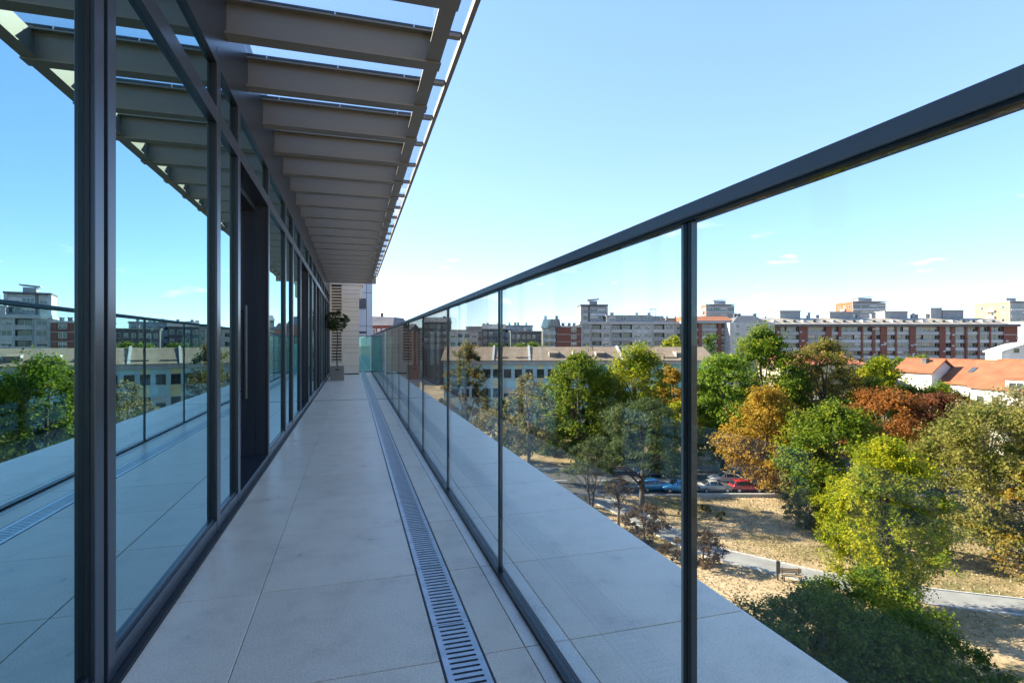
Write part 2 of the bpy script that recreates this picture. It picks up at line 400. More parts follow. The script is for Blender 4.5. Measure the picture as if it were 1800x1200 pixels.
# ---- glass railing
rail = thing('glass_railing', 'frameless glass balcony railing with slim grey handrail and black joints', 'railing', (0, 0, FL))
GX0, GX1 = 0.611, 0.623
RT = 1 + 0.234
box('base_channel', M['gasket'], rail, 0.5945, 0.6395, -3.2, YE, -0.03, 0.012)
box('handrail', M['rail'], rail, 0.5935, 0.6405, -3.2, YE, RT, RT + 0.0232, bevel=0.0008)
box('handrail_gasket', M['gasket'], rail, 0.604, 0.630, -3.2, YE, RT - 0.006, RT - 0.0005)
PYS = [-3.15, -1.80, -0.45, 0.893, 2.272, 3.62, 4.97, 6.31, 7.65, 9.0, 10.35, 11.7, 13.04, 14.4, 15.73, 17.1, 18.4, YE]
for i, y in enumerate(PYS):
    box('post', M['gasket'], rail, 0.6105, 0.6235, y - 0.0135, y - 0.0025, 0.0115, RT - 0.0065)
    box('post', M['gasket'], rail, 0.6105, 0.6235, y + 0.0005, y + 0.0115, 0.0115, RT - 0.0065)
    box('edge_strip', M['edge'], rail, 0.6112, 0.6228, y + 0.0118, y + 0.0200, 0.0115, RT - 0.0065)
    if i:
        box('glass_pane', M['rglass'], rail, GX0, GX1, PYS[i - 1] + 0.0203, y - 0.0137, 0.0125, RT - 0.007)

# ---- far end: glass screen, clad pier, planter, tower beyond
es = thing('glass_screen', 'green tinted glass screen closing the far end of the balcony', 'glass screen', (0, 0, FL))
box('glass_pane', M['eglass'], es, 0.215, 0.592, YE + 0.01, YE + 0.022, 0.0, 1.21)
box('glass_pane', M['eglass'], es, 0.645, 1.40, YE + 0.01, YE + 0.022, -0.01, 1.21)
box('top_rail', M['frame'], es, 0.21, 1.40, YE + 0.004, YE + 0.03, 1.211, 1.235)
box('back_wall', M['white_wall'], es, 0.22, 1.40, YE + 1.3, YE + 1.45, -0.3, 0.95)
box('ledge', M['tile'], es, 0.22, 1.40, YE + 0.03, YE + 1.3, -0.36, -0.004)

pier = thing('clad_pier', 'beige clad pier with louvred vent slats at the end of the balcony', 'pier', (0, 17.7, FL))
box('core', M['dark'], pier, -0.66, 0.188, 0.09, 0.9, -0.01, 2.98)
box('frame_post', M['clad'], pier, -0.70, -0.635, 0.0, 0.9, 0, 2.80)
box('frame_post', M['clad'], pier, -0.335, -0.292, 0.0, 0.085, 0, 2.80)
sl = MB(); sl.prism([(-0.634, 0.006, 0.012), (-0.634, 0.08, -0.02), (-0.634, 0.08, -0.005), (-0.634, 0.006, 0.042)], (0.298, 0, 0)); slm = sl.mesh('louvre_slat', M['clad'])
z = 0.40
while z < 2.77:
    link('louvre_slat', slm, pier, (0, 0, z)); z += 0.092
box('plinth_panel', M['clad'], pier, -0.634, -0.336, 0.004, 0.085, 0.0, 0.385)
zz = 0.0; hs_ = [0.28, 0.40, 0.16, 0.10, 0.16, 0.10, 0.16, 0.20, 0.16, 0.10, 0.16, 0.13, 0.16, 0.10, 0.16, 0.12, 0.15]
for h in hs_:
    if zz + h > 2.80: h = 2.80 - zz
    if h <= 0.02: break
    box('cladding_board', M['clad'], pier, -0.29, 0.196, 0.0, 0.085, zz + 0.003, zz + h - 0.004)
    box('cladding_board', M['clad'], pier, 0.189, 0.1965, 0.0855, 0.9, zz + 0.003, zz + h - 0.004)
    zz += h
box('header_board', M['clad'], pier, -0.70, -0.287, -0.03, 0.9, 2.805, 3.10)
box('header_board', M['clad'], pier, -0.283, 0.32, -0.03, 0.9, 2.805, 3.10)
box('header_bracket', M['clad'], pier, 0.20, 0.29, 0.05, 0.5, 2.40, 2.80)
box('base_strip', M['gasket'], pier, -0.634, 0.20, -0.004, -0.001, 0.0, 0.035)

tw = thing('end_tower', 'pale grey panelled tower with a dark square vent beyond the balcony end', 'tower', (0, 25.8, 0))
M['greypanel'] = mat('grey_wall_panel', (0.45, 0.45, 0.46), 0.7, var=0.08, scale=1.2, objvar=0.05)
box('core', M['dark'], tw, -2.4, 0.83, 0.05, 4.5, 0, 23.9)
zz = 12.0
for h in (3, 3, 1.55, 1.55, 1.55, 1.55):
    box('wall_panel', M['greypanel'], tw, -2.4, 0.60, 0.0, 0.045, zz + 0.01, zz + h - 0.01)
    box('wall_panel', M['greypanel'], tw, 0.62, 0.88, 0.0, 4.5, zz + 0.01, zz + h - 0.01)
    zz += h
vt = box('vent', M['dark'], tw, 0.28, 0.58, -0.03, -0.002, Z(1.55), Z(2.02))
for q in range(5): box('vent_slat', M['greypanel'], vt, 0.30, 0.56, -0.045, -0.031, Z(1.59 + q * .085), Z(1.605 + q * .085))
box('band', M['frame'], tw, 0.2, 0.60, -0.02, -0.002, Z(0.42), Z(0.52))

pl = thing('potted_tree', 'small ball-topped olive tree in a square taupe planter by the glass doors', 'potted tree', (-0.395, 15.1, FL))
box('planter', M['pot'], pl, -0.175, 0.175, -0.175, 0.175, 0.0, 0.37, bevel=0.006)
box('handle_slot', M['dark'], pl, -0.045, 0.045, -0.178, -0.1745, 0.27, 0.305)
box('soil', M['bark'], pl, -0.16, 0.16, -0.16, 0.16, 0.30, 0.372)
MB().tube([(0.0, 0, 0.36), (-0.012, 0.01, 0.7), (0.012, 0, 1.05), (-0.01, 0, 1.42)], [0.016, 0.014, 0.013, 0.010]).obj('trunk', M['bark'], pl, smooth=True)

# ---- canopy over the balcony
can = thing('canopy', 'taupe steel canopy of cross beams carrying overhead glass panes', 'canopy', (0, 0, EYE))
BZ = 1.72; XI, XO = -0.70, 0.525
def ibeam(l0, l1, along='X'):
    hw, ft, wt, h = 0.05, 0.010, 0.004, 0.20
    prof = [(-hw, 0), (hw, 0), (hw, ft), (wt, ft), (wt, h - ft), (hw, h - ft), (hw, h), (-hw, h), (-hw, h - ft), (-wt, h - ft), (-wt, ft), (-hw, ft)]
    if along == 'X': return MB().prism([(l0, a, b2) for a, b2 in prof][::-1], (l1 - l0, 0, 0))
    return MB().prism([(a, l0, b2) for a, b2 in prof], (0, l1 - l0, 0))
PIT = 0.648
beam_me = ibeam(XI, XO).mesh('cross_beam', M['beam'])
barb = MB(); barb.box(XI, XO - 0.06, -0.034, 0.034, 0.2005, 0.212); barb.box(XI, XO - 0.06, -0.026, 0.026, 0.2125, 0.2215); barb.box(XI, 0.66, -0.016, 0.016, 0.222, 0.2365)
bar_me = barb.mesh('glazing_bar', M['bar'])
strut_me = MB().box(XO - 0.058, 0.655, -0.022, 0.022, 0.2012, 0.2212).mesh('strut', M['beam'])
clip_me = MB().box(-0.004, 0.004, -0.0385, -0.0343, 0.196, 0.222).mesh('clip', M['steel'])
eb_me = ibeam(0.0545, PIT - 0.0545, 'Y')
eb2 = MB(); eb2.box(-0.045, 0.045, 0.0065, PIT - 0.0065, 0.0115, 0.0185); eb2.box(-0.005, 0.005, 0.0065, PIT - 0.0065, 0.019, 0.187); 
edge_me = eb2.mesh('edge_beam', M['beam'])
gls_me = MB().box(XI + 0.02, 0.66, 0.0185, PIT - 0.0185, 0.2235, 0.2335).mesh('glass_pane', M['cglass'])
gut_me = MB().box(0.6605, 0.69, 0.0015, PIT - 0.0015, 0.198, 0.240).mesh('gutter_bar', M['beam'])
BY = [3.378 + PIT * i for i in range(-9, 21)]
for y in BY:
    cb = link('cross_beam', beam_me, can, (0, y, BZ))
    link('glazing_bar', bar_me, cb); link('strut', strut_me, cb)
    for x in (-0.56, -0.1, 0.36): link('clip', clip_me, cb, (x, 0, 0))
    if y < BY[-1]:
        link('edge_beam', edge_me, can, (0.475, y, BZ))
        link('glass_pane', gls_me, can, (0, y, BZ))
        link('gutter_bar', gut_me, can, (0, y, BZ))
YL = BY[-1]
box('end_cap', M['beam'], can, XI, 0.66, YL + 0.06, YL + 0.075, BZ, BZ + 0.26)

# ---- glazed facade with the building behind it
fac = thing('glazed_facade', 'mirror glass wall of dark framed windows and doors along the balcony', 'facade', (0, 0, EYE))
FX, GLX = -0.68, -0.7045
YA, YB = -4.0, 17.7
def stile(y0, y1, z0=-0.99, z1=1.55):
    box('mullion', M['frame'], fac, FX - 0.10, FX, y0, y1, z0, z1, bevel=0.0015)
    box('gasket', M['gasket'], fac, GLX + 0.0003, FX - 0.012, y0 - 0.006, y0 - 0.0005, z0 + .05, z1 - 0.1)
def pane(y0, y1, z0, z1, m='fglass', x=GLX):
    box('glass_pane', M[m], fac, x - 0.006, x, y0, y1, z0, z1)
ST_ = [(-2.6, -2.54), (-0.6, -0.54), (1.751, 1.807), (1.834, 1.889), (3.15, 3.228), (3.69, 3.76), (4.95, 5.01), (6.15, 6.22), (6.89, 6.97), (7.90, 7.97), (9.26, 9.33), (10.05, 10.12),
       (11.15, 11.22), (12.35, 12.42), (13.15, 13.22), (14.25, 14.32), (15.4, 15.47), (16.5, 16.57), (17.62, 17.69)]
DOORS = {5, 9, 12, 15}
for y0, y1 in ST_: stile(y0, y1)
box('joint', M['gasket'], fac, FX - 0.1, FX - 0.03, 1.8075, 1.8335, -0.99, 1.55)
TZ = (1.150, 1.232); T2 = (1.462, 1.548)
for i in range(len(ST_) - 1):
    a, b2 = ST_[i][1], ST_[i + 1][0]
    if b2 - a < 0.1: continue
    a += 0.0005; b2 -= 0.0005
    for z0, z1 in (TZ, T2): box('transom', M['frame'], fac, FX - 0.10, FX - 0.0015, a, b2, z0, z1, bevel=0.0012)
    box('sill', M['gasket'], fac, FX - 0.12, FX + 0.024, a - 0.07, b2 + 0.0, -1.0, -0.9905)
    pane(a, b2, TZ[1] + 0.001, T2[0] - 0.001)
    if i in DOORS:
        X2 = FX - 0.20
        box('threshold', M['frame'], fac, X2 - 0.05, FX - 0.003, a, b2, -0.9895, -0.945)
        box('reveal', M['frame'], fac, X2 - 0.05, FX - 0.1005, b2 - 0.02, b2 + 0.05, -0.944, 1.149)
        box('reveal', M['frame'], fac, X2 - 0.05, FX - 0.1005, a - 0.05, a + 0.02, -0.944, 1.149)
        box('reveal', M['frame'], fac, X2 - 0.05, FX - 0.1005, a + 0.0205, b2 - 0.0205, 1.10, 1.149)
        dr = MB(); w0, w1 = a + 0.022, b2 - 0.022
        dr.box(X2 - 0.04, X2, w0, w0 + 0.075, -0.943, 1.098); dr.box(X2 - 0.04, X2, w1 - 0.075, w1, -0.943, 1.098)
        dr.box(X2 - 0.04, X2, w0 + 0.0752, w1 - 0.0752, -0.943, -0.85); dr.box(X2 - 0.04, X2, w0 + 0.0752, w1 - 0.0752, 1.02, 1.098)
        d = dr.obj('door', M['frame'], fac)
        box('glass_pane', M['dglass'], d, X2 - 0.025, X2 - 0.015, w0 + 0.0755, w1 - 0.0755, -0.849, 1.019)
        hb = MB().tube([(X2 + 0.05, w1 - 0.14, -0.45), (X2 + 0.05, w1 - 0.14, 0.30)], [0.016, 0.016], 10)
        hb.box(X2, X2 + 0.05, w1 - 0.148, w1 - 0.132, -0.40, -0.385); hb.box(X2, X2 + 0.05, w1 - 0.148, w1 - 0.132, 0.24, 0.255)
        hb.obj('handle', M['wood'] if i == 12 else M['frame'], d)
    else:
        fr = MB(); fr.box(FX - 0.09, FX - 0.002, a, b2, -0.9895, -0.93); fr.obj('bottom_rail', M['frame'], fac, bevel=0.0015)
        box('glazing_bead', M['frame'], fac, GLX + 0.0005, GLX + 0.012, a, b2, -0.9295, -0.914)
        pane(a, b2, -0.929, TZ[0] - 0.001)
box('fascia', M['frame'], fac, FX - 0.20, FX - 0.0025, YA, YB, 1.5485, 2.06)
# building behind
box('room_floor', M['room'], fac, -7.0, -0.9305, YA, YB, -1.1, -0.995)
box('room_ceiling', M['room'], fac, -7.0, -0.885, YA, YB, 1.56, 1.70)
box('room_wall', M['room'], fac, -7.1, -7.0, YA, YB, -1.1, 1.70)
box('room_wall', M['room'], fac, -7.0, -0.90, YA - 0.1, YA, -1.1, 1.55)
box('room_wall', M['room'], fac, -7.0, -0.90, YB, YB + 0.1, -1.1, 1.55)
box('roof', M['greypanel'], fac, -16, -0.8855, -22, 25, 1.701, 2.16)
box('lower_wall', M['white_wall'], fac, -16, -0.81, -22, 25, -EYE, -1.37)
box('side_wall', M['white_wall'], fac, -16, -0.81, -22, YA - 0.101, -1.36, 1.70)
box('rear_wall', M['white_wall'], fac, -16, -7.101, YA, 25, -1.36, 1.70)
box('side_wall', M['white_wall'], fac, -7.0, -0.81, 18.61, 25, -1.36, 1.70)
wing = thing('shade_wing', 'unseen white rendered wing added behind the balcony building to shade the park', 'building', (0, 0, 0))  # out of view, added so that its shadow falls on the park
box('wall', M['white_wall'], wing, -18, -2.6, 25.1, 48, 0, 25.6)
box('roof', M['greypanel'], wing, -18.3, -2.3, 24.9, 48.3, 25.61, 25.9)
box('wall', M['white_wall'], wing, -18, -2.6, 48.31, 85, 0, 18.2)
box('roof', M['greypanel'], wing, -18.3, -2.3, 48.32, 85.3, 18.21, 18.5)

# ================================================================== BUILDINGS BEYOND THE PARK
# a building stands on an Empty at its front's middle; local x runs to the right along its front, local y away from the balcony
M['brick'] = mat('dark_red_brick', (0.17, 0.062, 0.045), 0.9, var=0.18, scale=1.5)
M['orange'] = mat('orange_brick', (0.28, 0.10, 0.045), 0.9, var=0.12, scale=1.2)
M['cream'] = mat('cream_render', (0.34, 0.225, 0.14), 0.9, var=0.08, scale=0.8)
M['beige'] = mat('beige_render', (0.50, 0.42, 0.31), 0.9, var=0.08, scale=0.8)
M['grey'] = mat('grey_concrete', (0.27, 0.27, 0.28), 0.9, var=0.12, scale=0.7)
M['lgrey'] = mat('light_concrete', (0.40, 0.39, 0.39), 0.9, var=0.1, scale=0.7, objvar=0.12)
M['dgrey'] = mat('dark_concrete', (0.10, 0.10, 0.105), 0.9, var=0.15, scale=0.7)
M['panelw'] = mat('balcony_panel', (0.36, 0.37, 0.385), 0.7, var=0.08, objvar=0.28)
M['window'] = mat('window_glass', (0.035, 0.045, 0.055), 0.08, 0.0, 0.2, 0.6, spec=0.9, objvar=0.7)
M['wframe'] = mat('window_frame', (0.62, 0.62, 0.60), 0.6)
M['shutter'] = mat('roller_blind', (0.38, 0.36, 0.33), 0.8, objvar=0.3)
M['teal'] = mat('pale_teal_render', (0.38, 0.56, 0.58), 0.9, var=0.07, scale=0.5)
M['teal2'] = mat('teal_render', (0.18, 0.45, 0.43), 0.9, var=0.07, scale=0.5)
M['yellow'] = mat('pale_yellow_render', (0.62, 0.56, 0.28), 0.9, var=0.06, scale=0.5)
M['blue'] = mat('sky_blue_panel', (0.06, 0.30, 0.60), 0.6)
M['sheet'] = stripes_mat('corrugated_roof_sheet', (0.25, 0.18, 0.125), (0.18, 0.13, 0.09), 2.0, 'X', 0.8, 0.9, 0.08)
M['rooftile'] = stripes_mat('orange_clay_tiles', (0.36, 0.125, 0.055), (0.25, 0.08, 0.036), 6.0, 'X', 0.85, 0.6, 0.05)
M['redroof'] = stripes_mat('red_roof_tiles', (0.50, 0.15, 0.09), (0.40, 0.11, 0.065), 6.0, 'X', 0.85, 0.5, 0.05)
M['slate'] = stripes_mat('slate_roof', (0.14, 0.14, 0.155), (0.10, 0.10, 0.11), 5.0, 'Z', 0.7, 0.4, 0.05)
M['metalroof'] = stripes_mat('pale_roof_sheet', (0.40, 0.34, 0.27), (0.31, 0.26, 0.21), 1.2, 'X', 0.6, 0.5, 0.05)
M['foil'] = mat('roof_membrane', (0.30, 0.28, 0.26), 0.85, var=0.2, scale=0.5)

_wc = {}
def winmesh(w, h):
    k = (round(w, 2), round(h, 2))
    if k not in _wc:
        t = 0.07
        f = MB()
        for a in ((-w / 2, -w / 2 + t, -h / 2, h / 2), (w / 2 - t, w / 2, -h / 2, h / 2)): f.box(a[0], a[1], -0.06, 0.0, a[2], a[3])
        for a in ((-h / 2, -h / 2 + t), (h / 2 - t, h / 2)): f.box(-w / 2 + t + .001, w / 2 - t - .001, -0.06, 0.0, *a)
        nn = max(1, int(w / 0.9))
        for i in range(1, nn):
            x = -w / 2 + w * i / nn; f.box(x - 0.03, x + 0.03, -0.05, 0.0, -h / 2 + t + .001, h / 2 - t - .001)
        _wc[k] = (MB().box(-w / 2 + 0.02, w / 2 - 0.02, -0.012, 0.03, -h / 2 + 0.02, h / 2 - 0.02).mesh('window', M['window']), f.mesh('window_frame', M['wframe']),
                  MB().box(-w / 2 + t, w / 2 - t, -0.045, -0.014, -h * 0.05, h / 2 - t).mesh('blind', M['shutter']))
    return _wc[k]
def win(parent, x, y, z, w, h, rz=0.0, blind=0.25):
    a, b2, c = winmesh(w, h)
    o = link('window', a, parent, (x, y, z), rz); link('window_frame', b2, o)
    if random.random() < blind: link('blind', c, o)
    return o
def bld(name, label, px, d, rz=0.0, group=None, cat='building'):
    return thing(name, label, cat, at(px, d), -TH + rz, group)
def chimney(parent, x, y, z, w=0.9, h=1.6, m='grey'):
    b = MB().box(x - w / 2, x + w / 2, y - w / 2, y + w / 2, z - 0.3, z + h); b.box(x - w * .65, x + w * .65, y - w * .65, y + w * .65, z + h + .002, z + h + .18)
    return b.obj('chimney', M[m], parent)
def antenna(parent, x, y, z, h=2.5):
    b = MB().tube([(x, y, z - .1), (x, y, z + h)], [0.04, 0.03], 5)
    for q in range(3): b.box(x - .5 + q * .1, x + .5 - q * .1, y - .02, y + .02, z + h - .2 - q * .35, z + h - .16 - q * .35)
    return b.obj('antenna', M['dgrey'], parent)

# ---- long brick block of flats with balconies
d = 190.0; S = d / F
lb = bld('apartment_block', 'long brick block of flats with white balcony fronts and a pale roof strip', 1540, d)
X = lambda px: (px - 1540) * S
eave = zat(574, d)
box('core', M['dgrey'], lb, X(1292), X(1787), 1.2, 13, 0, eave)
piers = [(1292, 1297), (1322, 1326), (1350, 1355), (1364, 1372), (1405, 1420), (1452, 1462), (1474, 1479), (1514.5, 1517.5), (1533.5, 1539), (1548, 1559.5), (1574, 1577), (1600, 1610), (1652, 1662.5), (1672, 1679.5), (1697.5, 1701), (1719.5, 1722.5), (1740, 1742.5), (1765, 1789)]
for a, b2 in piers: box('brick_pier', M['brick'], lb, X(a), X(b2), 0.0, 1.195, 0, eave - 0.02)
FHt = 14.0 * S
for (a0, a), (b2, b3) in zip(piers[:-1], piers[1:]):
    w = X(b2) - X(a); xm = (X(a) + X(b2)) / 2
    if w < 0.6: continue
    kind = random.choice('bbgw')
    for f in range(5):
        zb = eave - FHt * (f + 1)
        ins = 0.25 if kind != 'w' else 0.6
        box('balcony_front', M['panelw'], lb, X(a) + 0.02, X(b2) - 0.02, ins, ins + 0.12, zb + 0.02, zb + 1.05)
        box('floor_slab', M['grey'], lb, X(a) + 0.01, X(b2) - 0.01, 0.3, 1.19, zb - 0.16, zb + 0.015)
        nn = max(1, int(round(w / 2.6)))
        for q in range(nn):
            ww = w / nn - 0.25
            r = random.random()
            yy = 1.17 if r < 0.55 else 0.45
            win(lb, X(a) + w * (q + .5) / nn, yy, zb + 1.95, ww, 1.5, blind=0.45)
for f in range(1, 5): box('string_course', M['lgrey'], lb, X(1764.8), X(1789.3), -0.03, -0.003, eave - FHt * f - .1, eave - FHt * f + .1)
box('eave', M['dgrey'], lb, X(1290), X(1791), -0.8, 13.2, eave + .001, eave + 0.9)
rf = MB(); ra = [(X(1300), -0.5, eave + .901), (X(1300), 5.5, eave + 3.2), (X(1300), 12.5, eave + 3.2), (X(1300), 12.5, eave + .901)]
rf.prism(ra, (X(1772) - X(1300), 0, 0)); roof = rf.obj('roof', M['metalroof'], lb)
for i in range(26):
    x = X(1312 + i * 17.6); t = 0.45; yb = -0.5 + 6 * t; zb = eave + .9 + 2.3 * t
    MB().box(x - .5, x + .5, yb - 1.0, yb + .9, zb - .8, zb + .45).obj('skylight', M['dgrey'] if i % 3 else M['lgrey'], roof)
for a, b2, y0, h in ((1385, 1422, 5.6, 2.6), (1575, 1616, 5.6, 2.4), (1658, 1678, 5.6, 3.6), (1680, 1718, 5.8, 2.8), (1475, 1518, 5.6, 2.2)):
    box('roof_house', M['grey'], lb, X(a), X(b2), y0, y0 + 5, eave + 3.0, eave + 3.2 + h)
    box('roof_slab', M['lgrey'], lb, X(a) - .3, X(b2) + .3, y0 - .3, y0 + 5.3, eave + 3.201 + h, eave + 3.4 + h)
for px in (1440, 1456, 1530, 1556, 1630, 1636, 1655, 1707): chimney(lb, X(px), 7, eave + 3.2, 1.0, 1.0 + random.random())

ac_me = MB().box(-.42, .42, -.32, -.02, -.28, .28).mesh('air_conditioner', M['lgrey'], bevel=.03)
def ac(parent, x, y, z): link('air_conditioner', ac_me, parent, (x, y, z))
for q in range(46):
    a, c = random.choice([p for p in piers if p[1] - p[0] > 4.5]); ac(lb, X(random.uniform(a + 1.5, c - 1.5)), 0, eave - random.uniform(.8, 13))
for px in range(1310, 1780, 29): antenna(lb, X(px + random.uniform(-8, 8)), 6 + random.random() * 3, eave + 3.2, random.uniform(1.2, 2.6))

# ---- brick block left of the post
d = 186.0; S = d / F
b2_ = bld('apartment_block', 'brick block with a white roof terrace storey behind the tall green tree', 1270, d)
X = lambda px: (px - 1270) * S
ev = zat(568, d)
box('core', M['dgrey'], b2_, X(1205), X(1289), 1.0, 12, 0, ev)
for a, c in ((1205, 1211), (1228, 1234), (1262, 1268), (1285, 1289.5)): box('brick_pier', M['brick'], b2_, X(a), X(c), 0, .995, 0, ev - .02)
for a, c in ((1211, 1228), (1234, 1262), (1268, 1285)):
    for f in range(4):
        zb = ev - 2.75 * (f + 1)
        box('balcony_front', M['panelw'], b2_, X(a) + .02, X(c) - .02, .3, .42, zb, zb + 1.0)
        n_ = 2 if c - a > 20 else 1
        for q in range(n_): win(b2_, X(a) + (X(c) - X(a)) * (q + .5) / n_, .97, zb + 1.8, (X(c) - X(a)) / n_ - .3, 1.4, blind=.5)
box('eave', M['grey'], b2_, X(1203), X(1291), -.7, 12.3, ev + .001, ev + .9)
rf = MB(); rf.prism([(X(1206), 0, ev + .901), (X(1206), 5, ev + 2.6), (X(1206), 11, ev + 2.6), (X(1206), 11, ev + .901)], (X(1288) - X(1206), 0, 0)); rf.obj('roof', M['orange'], b2_)
d = 182.0; S = d / F
wt = bld('terrace_block', 'white roof terrace flat with a slate hipped roof and dark chimneys', 1325, d)
X = lambda px: (px - 1325) * S
box('wall', M['lgrey'], wt, X(1283), X(1362), 0, 10, 0, zat(567, d))
for px in (1296, 1316, 1332, 1346):
    for f in range(2): win(wt, X(px), -.01, zat(573 + 14 * f, d), 1.6, 1.3)
zt = zat(567, d); q0 = [(X(1290), 1, zt + .005), (X(1352), 1, zt + .005), (X(1352), 9, zt + .005), (X(1290), 9, zt + .005)]; q1 = [(X(1306), 4, zt + 2.6), (X(1336), 4, zt + 2.6), (X(1336), 6, zt + 2.6), (X(1306), 6, zt + 2.6)]
hr = MB(); k = 0; hr.v = q0 + q1; hr.f = [(0, 1, 5, 4), (1, 2, 6, 5), (2, 3, 7, 6), (3, 0, 4, 7), (4, 5, 6, 7)]; hr.obj('roof', M['slate'], wt)
for px in (1303, 1310, 1338): chimney(wt, X(px), 5, zt + 1.6, .9, 1.5, 'dgrey')

# ---- towers behind
def tower(label, px, d, w_px, side_m, top_py, bot_py, sidedepth, floors, rz):
    S = d / F; t = bld('tower_block', label, px, d, rz); w = w_px * S; zt = zat(top_py, d)
    box('front_wall', M['grey'], t, -w / 2, w / 2, 0, 0.3, 0, zt)
    box('side_wall', M[side_m], t, -w / 2 - .001, -w / 2 + .3, 0.301, sidedepth, 0, zt + .4)
    box('core', M['dgrey'], t, -w / 2 + .301, w / 2, 0.301, sidedepth, 0, zt - .3)
    box('roof', M['lgrey'], t, -w / 2 - .3, w / 2 + .3, -.3, sidedepth + .3, zt + .401, zt + .8)
    box('roof_house', M['grey'], t, -w / 6, w / 4, sidedepth * .3, sidedepth * .7, zt + .8, zt + 2.6)
    fl2 = MB().prism([(-w / 5, sidedepth * .28, zt + 2.6), (w / 3.4, sidedepth * .28, zt + 3.3), (w / 3.4, sidedepth * .28, zt + 3.5), (-w / 5, sidedepth * .28, zt + 2.8)], (0, sidedepth * .45, 0)); fl2.obj('roof_slab', M['lgrey'], t)
    for f in range(floors):
        zc = zt - 1.9 - 3.0 * f
        n_ = 4
        for q in range(n_):
            x = -w / 2 + w * (q + .5) / n_
            win(t, x, -.01, zc, w / n_ - .6, 1.7, blind=.3)
        box('balcony_front', M['panelw'], t, -w / 2 + .3, w / 2 - .3, -.35, -.2, zc - 1.75, zc - .95)
        for q in range(3):
            y = sidedepth * (q + .6) / 3.4
            win(t, -w / 2 - .012, y, zc, 1.4, 1.4, -math.pi / 2, .4)
        box('side_balcony', M['lgrey'], t, -w / 2 - .9, -w / 2 - .002, sidedepth * .38, sidedepth * .62, zc - 1.9, zc - .9)
    return t
tower('tall tower with orange brick flank and grey glazed front above the long roof', 1528, 265, 58, 'orange', 532, 560, 14, 4, R(0))
tower('small tower with orange flank and dark strip windows beside the black post', 1266, 270, 50, 'orange', 537, 560, 7, 3, R(0))
tower('cream flanked tower with stacked balconies at the end of the long block', 1796, 250, 44, 'cream', 532, 560, 18, 5, R(4))
tower('stepped tower with cream flank and slab roofs far behind the orange houses', 1990, 250, 60, 'cream', 540, 560, 20, 4, R(0))

# ---- grey concrete block with loggias, tower penthouse, brick neighbour
d = 192.0; S = d / F
gb = bld('apartment_block', 'grey concrete block with loggias, awnings and planted roof terrace', 1112, d)
X = lambda px: (px - 1112) * S
zt = zat(570, d)
box('core', M['dgrey'], gb, X(1021), X(1206), 1.2, 13, 0, zt)
xs = [1021, 1039, 1057, 1074, 1093, 1111, 1129, 1148, 1168, 1186, 1206]
for i, (a, c) in enumerate(zip(xs[:-1], xs[1:])):
    xa, xb = X(a) + .03, X(c) - .03; w = xb - xa
    loggia = i in (1, 3, 4, 7)
    for f in range(5):
        zc = zt - 2.85 * (f + 1)
        if loggia:
            box('balcony_front', M['grey'] if f % 2 else M['lgrey'], gb, xa, xb, -.5, -.38, zc + .02, zc + 1.05)
            box('floor_slab', M['lgrey'], gb, xa, xb, -.5, 1.195, zc - .15, zc + .015)
            box('side_fin', M['lgrey'], gb, xa, xa + .18, -.36, 1.195, zc + .02, zc + 2.68)
            win(gb, (xa + xb) / 2 + .1, 1.17, zc + 1.45, w - .9, 2.1, blind=.4)
        else:
            box('wall_panel', M['lgrey'], gb, xa, xb, 0, .3, zc - .1, zc + 1.05)
            box('wall_panel', M['lgrey'], gb, xa, xa + w * .16, 0, .3, zc + 1.051, zc + 2.5)
            box('wall_panel', M['lgrey'], gb, xb - w * .16, xb, 0, .3, zc + 1.051, zc + 2.5)
            box('wall_panel', M['lgrey'], gb, xa, xb, 0.0, .3, zc + 2.501, zc + 2.748)
            win(gb, (xa + xb) / 2, .2, zc + 1.78, w * .66, 1.4, blind=.45)
for q in range(22): ac(gb, X(random.choice([1030, 1066, 1120, 1140, 1176, 1196]) + random.uniform(-6, 6)), -.002, zt - random.uniform(.5, 9))
box('parapet', M['lgrey'], gb, X(1019), X(1207), -.4, 13.2, zt + .001, zt + 1.0)
box('roof_storey', M['grey'], gb, X(1070), X(1170), 4, 11, zt + 1.001, zt + 3.2)
for px in (1080, 1100, 1124, 1143, 1160): win(gb, X(px), 3.98, zt + 2.2, 2.2, 1.4)
box('roof_slab', M['lgrey'], gb, X(1068), X(1150), 3.4, 11.5, zt + 3.201, zt + 3.5)
for px in (1083, 1128, 1150, 1184): chimney(gb, X(px), 8, zt + 3.0 if px < 1170 else zt + 1, 1.0, 1.4)
for px in (1078, 1142, 1154): antenna(gb, X(px), 7, zt + 3.2, 3.2)
pergola = MB()
for px in (1148, 1153, 1158): pergola.box(X(px), X(px) + .15, 4.2, 4.35, zt + 3.2, zt + 5.6)
pergola.box(X(1147), X(1160), 4.1, 4.4, zt + 5.6, zt + 5.75); pergola.obj('pergola', M['dgrey'], gb)

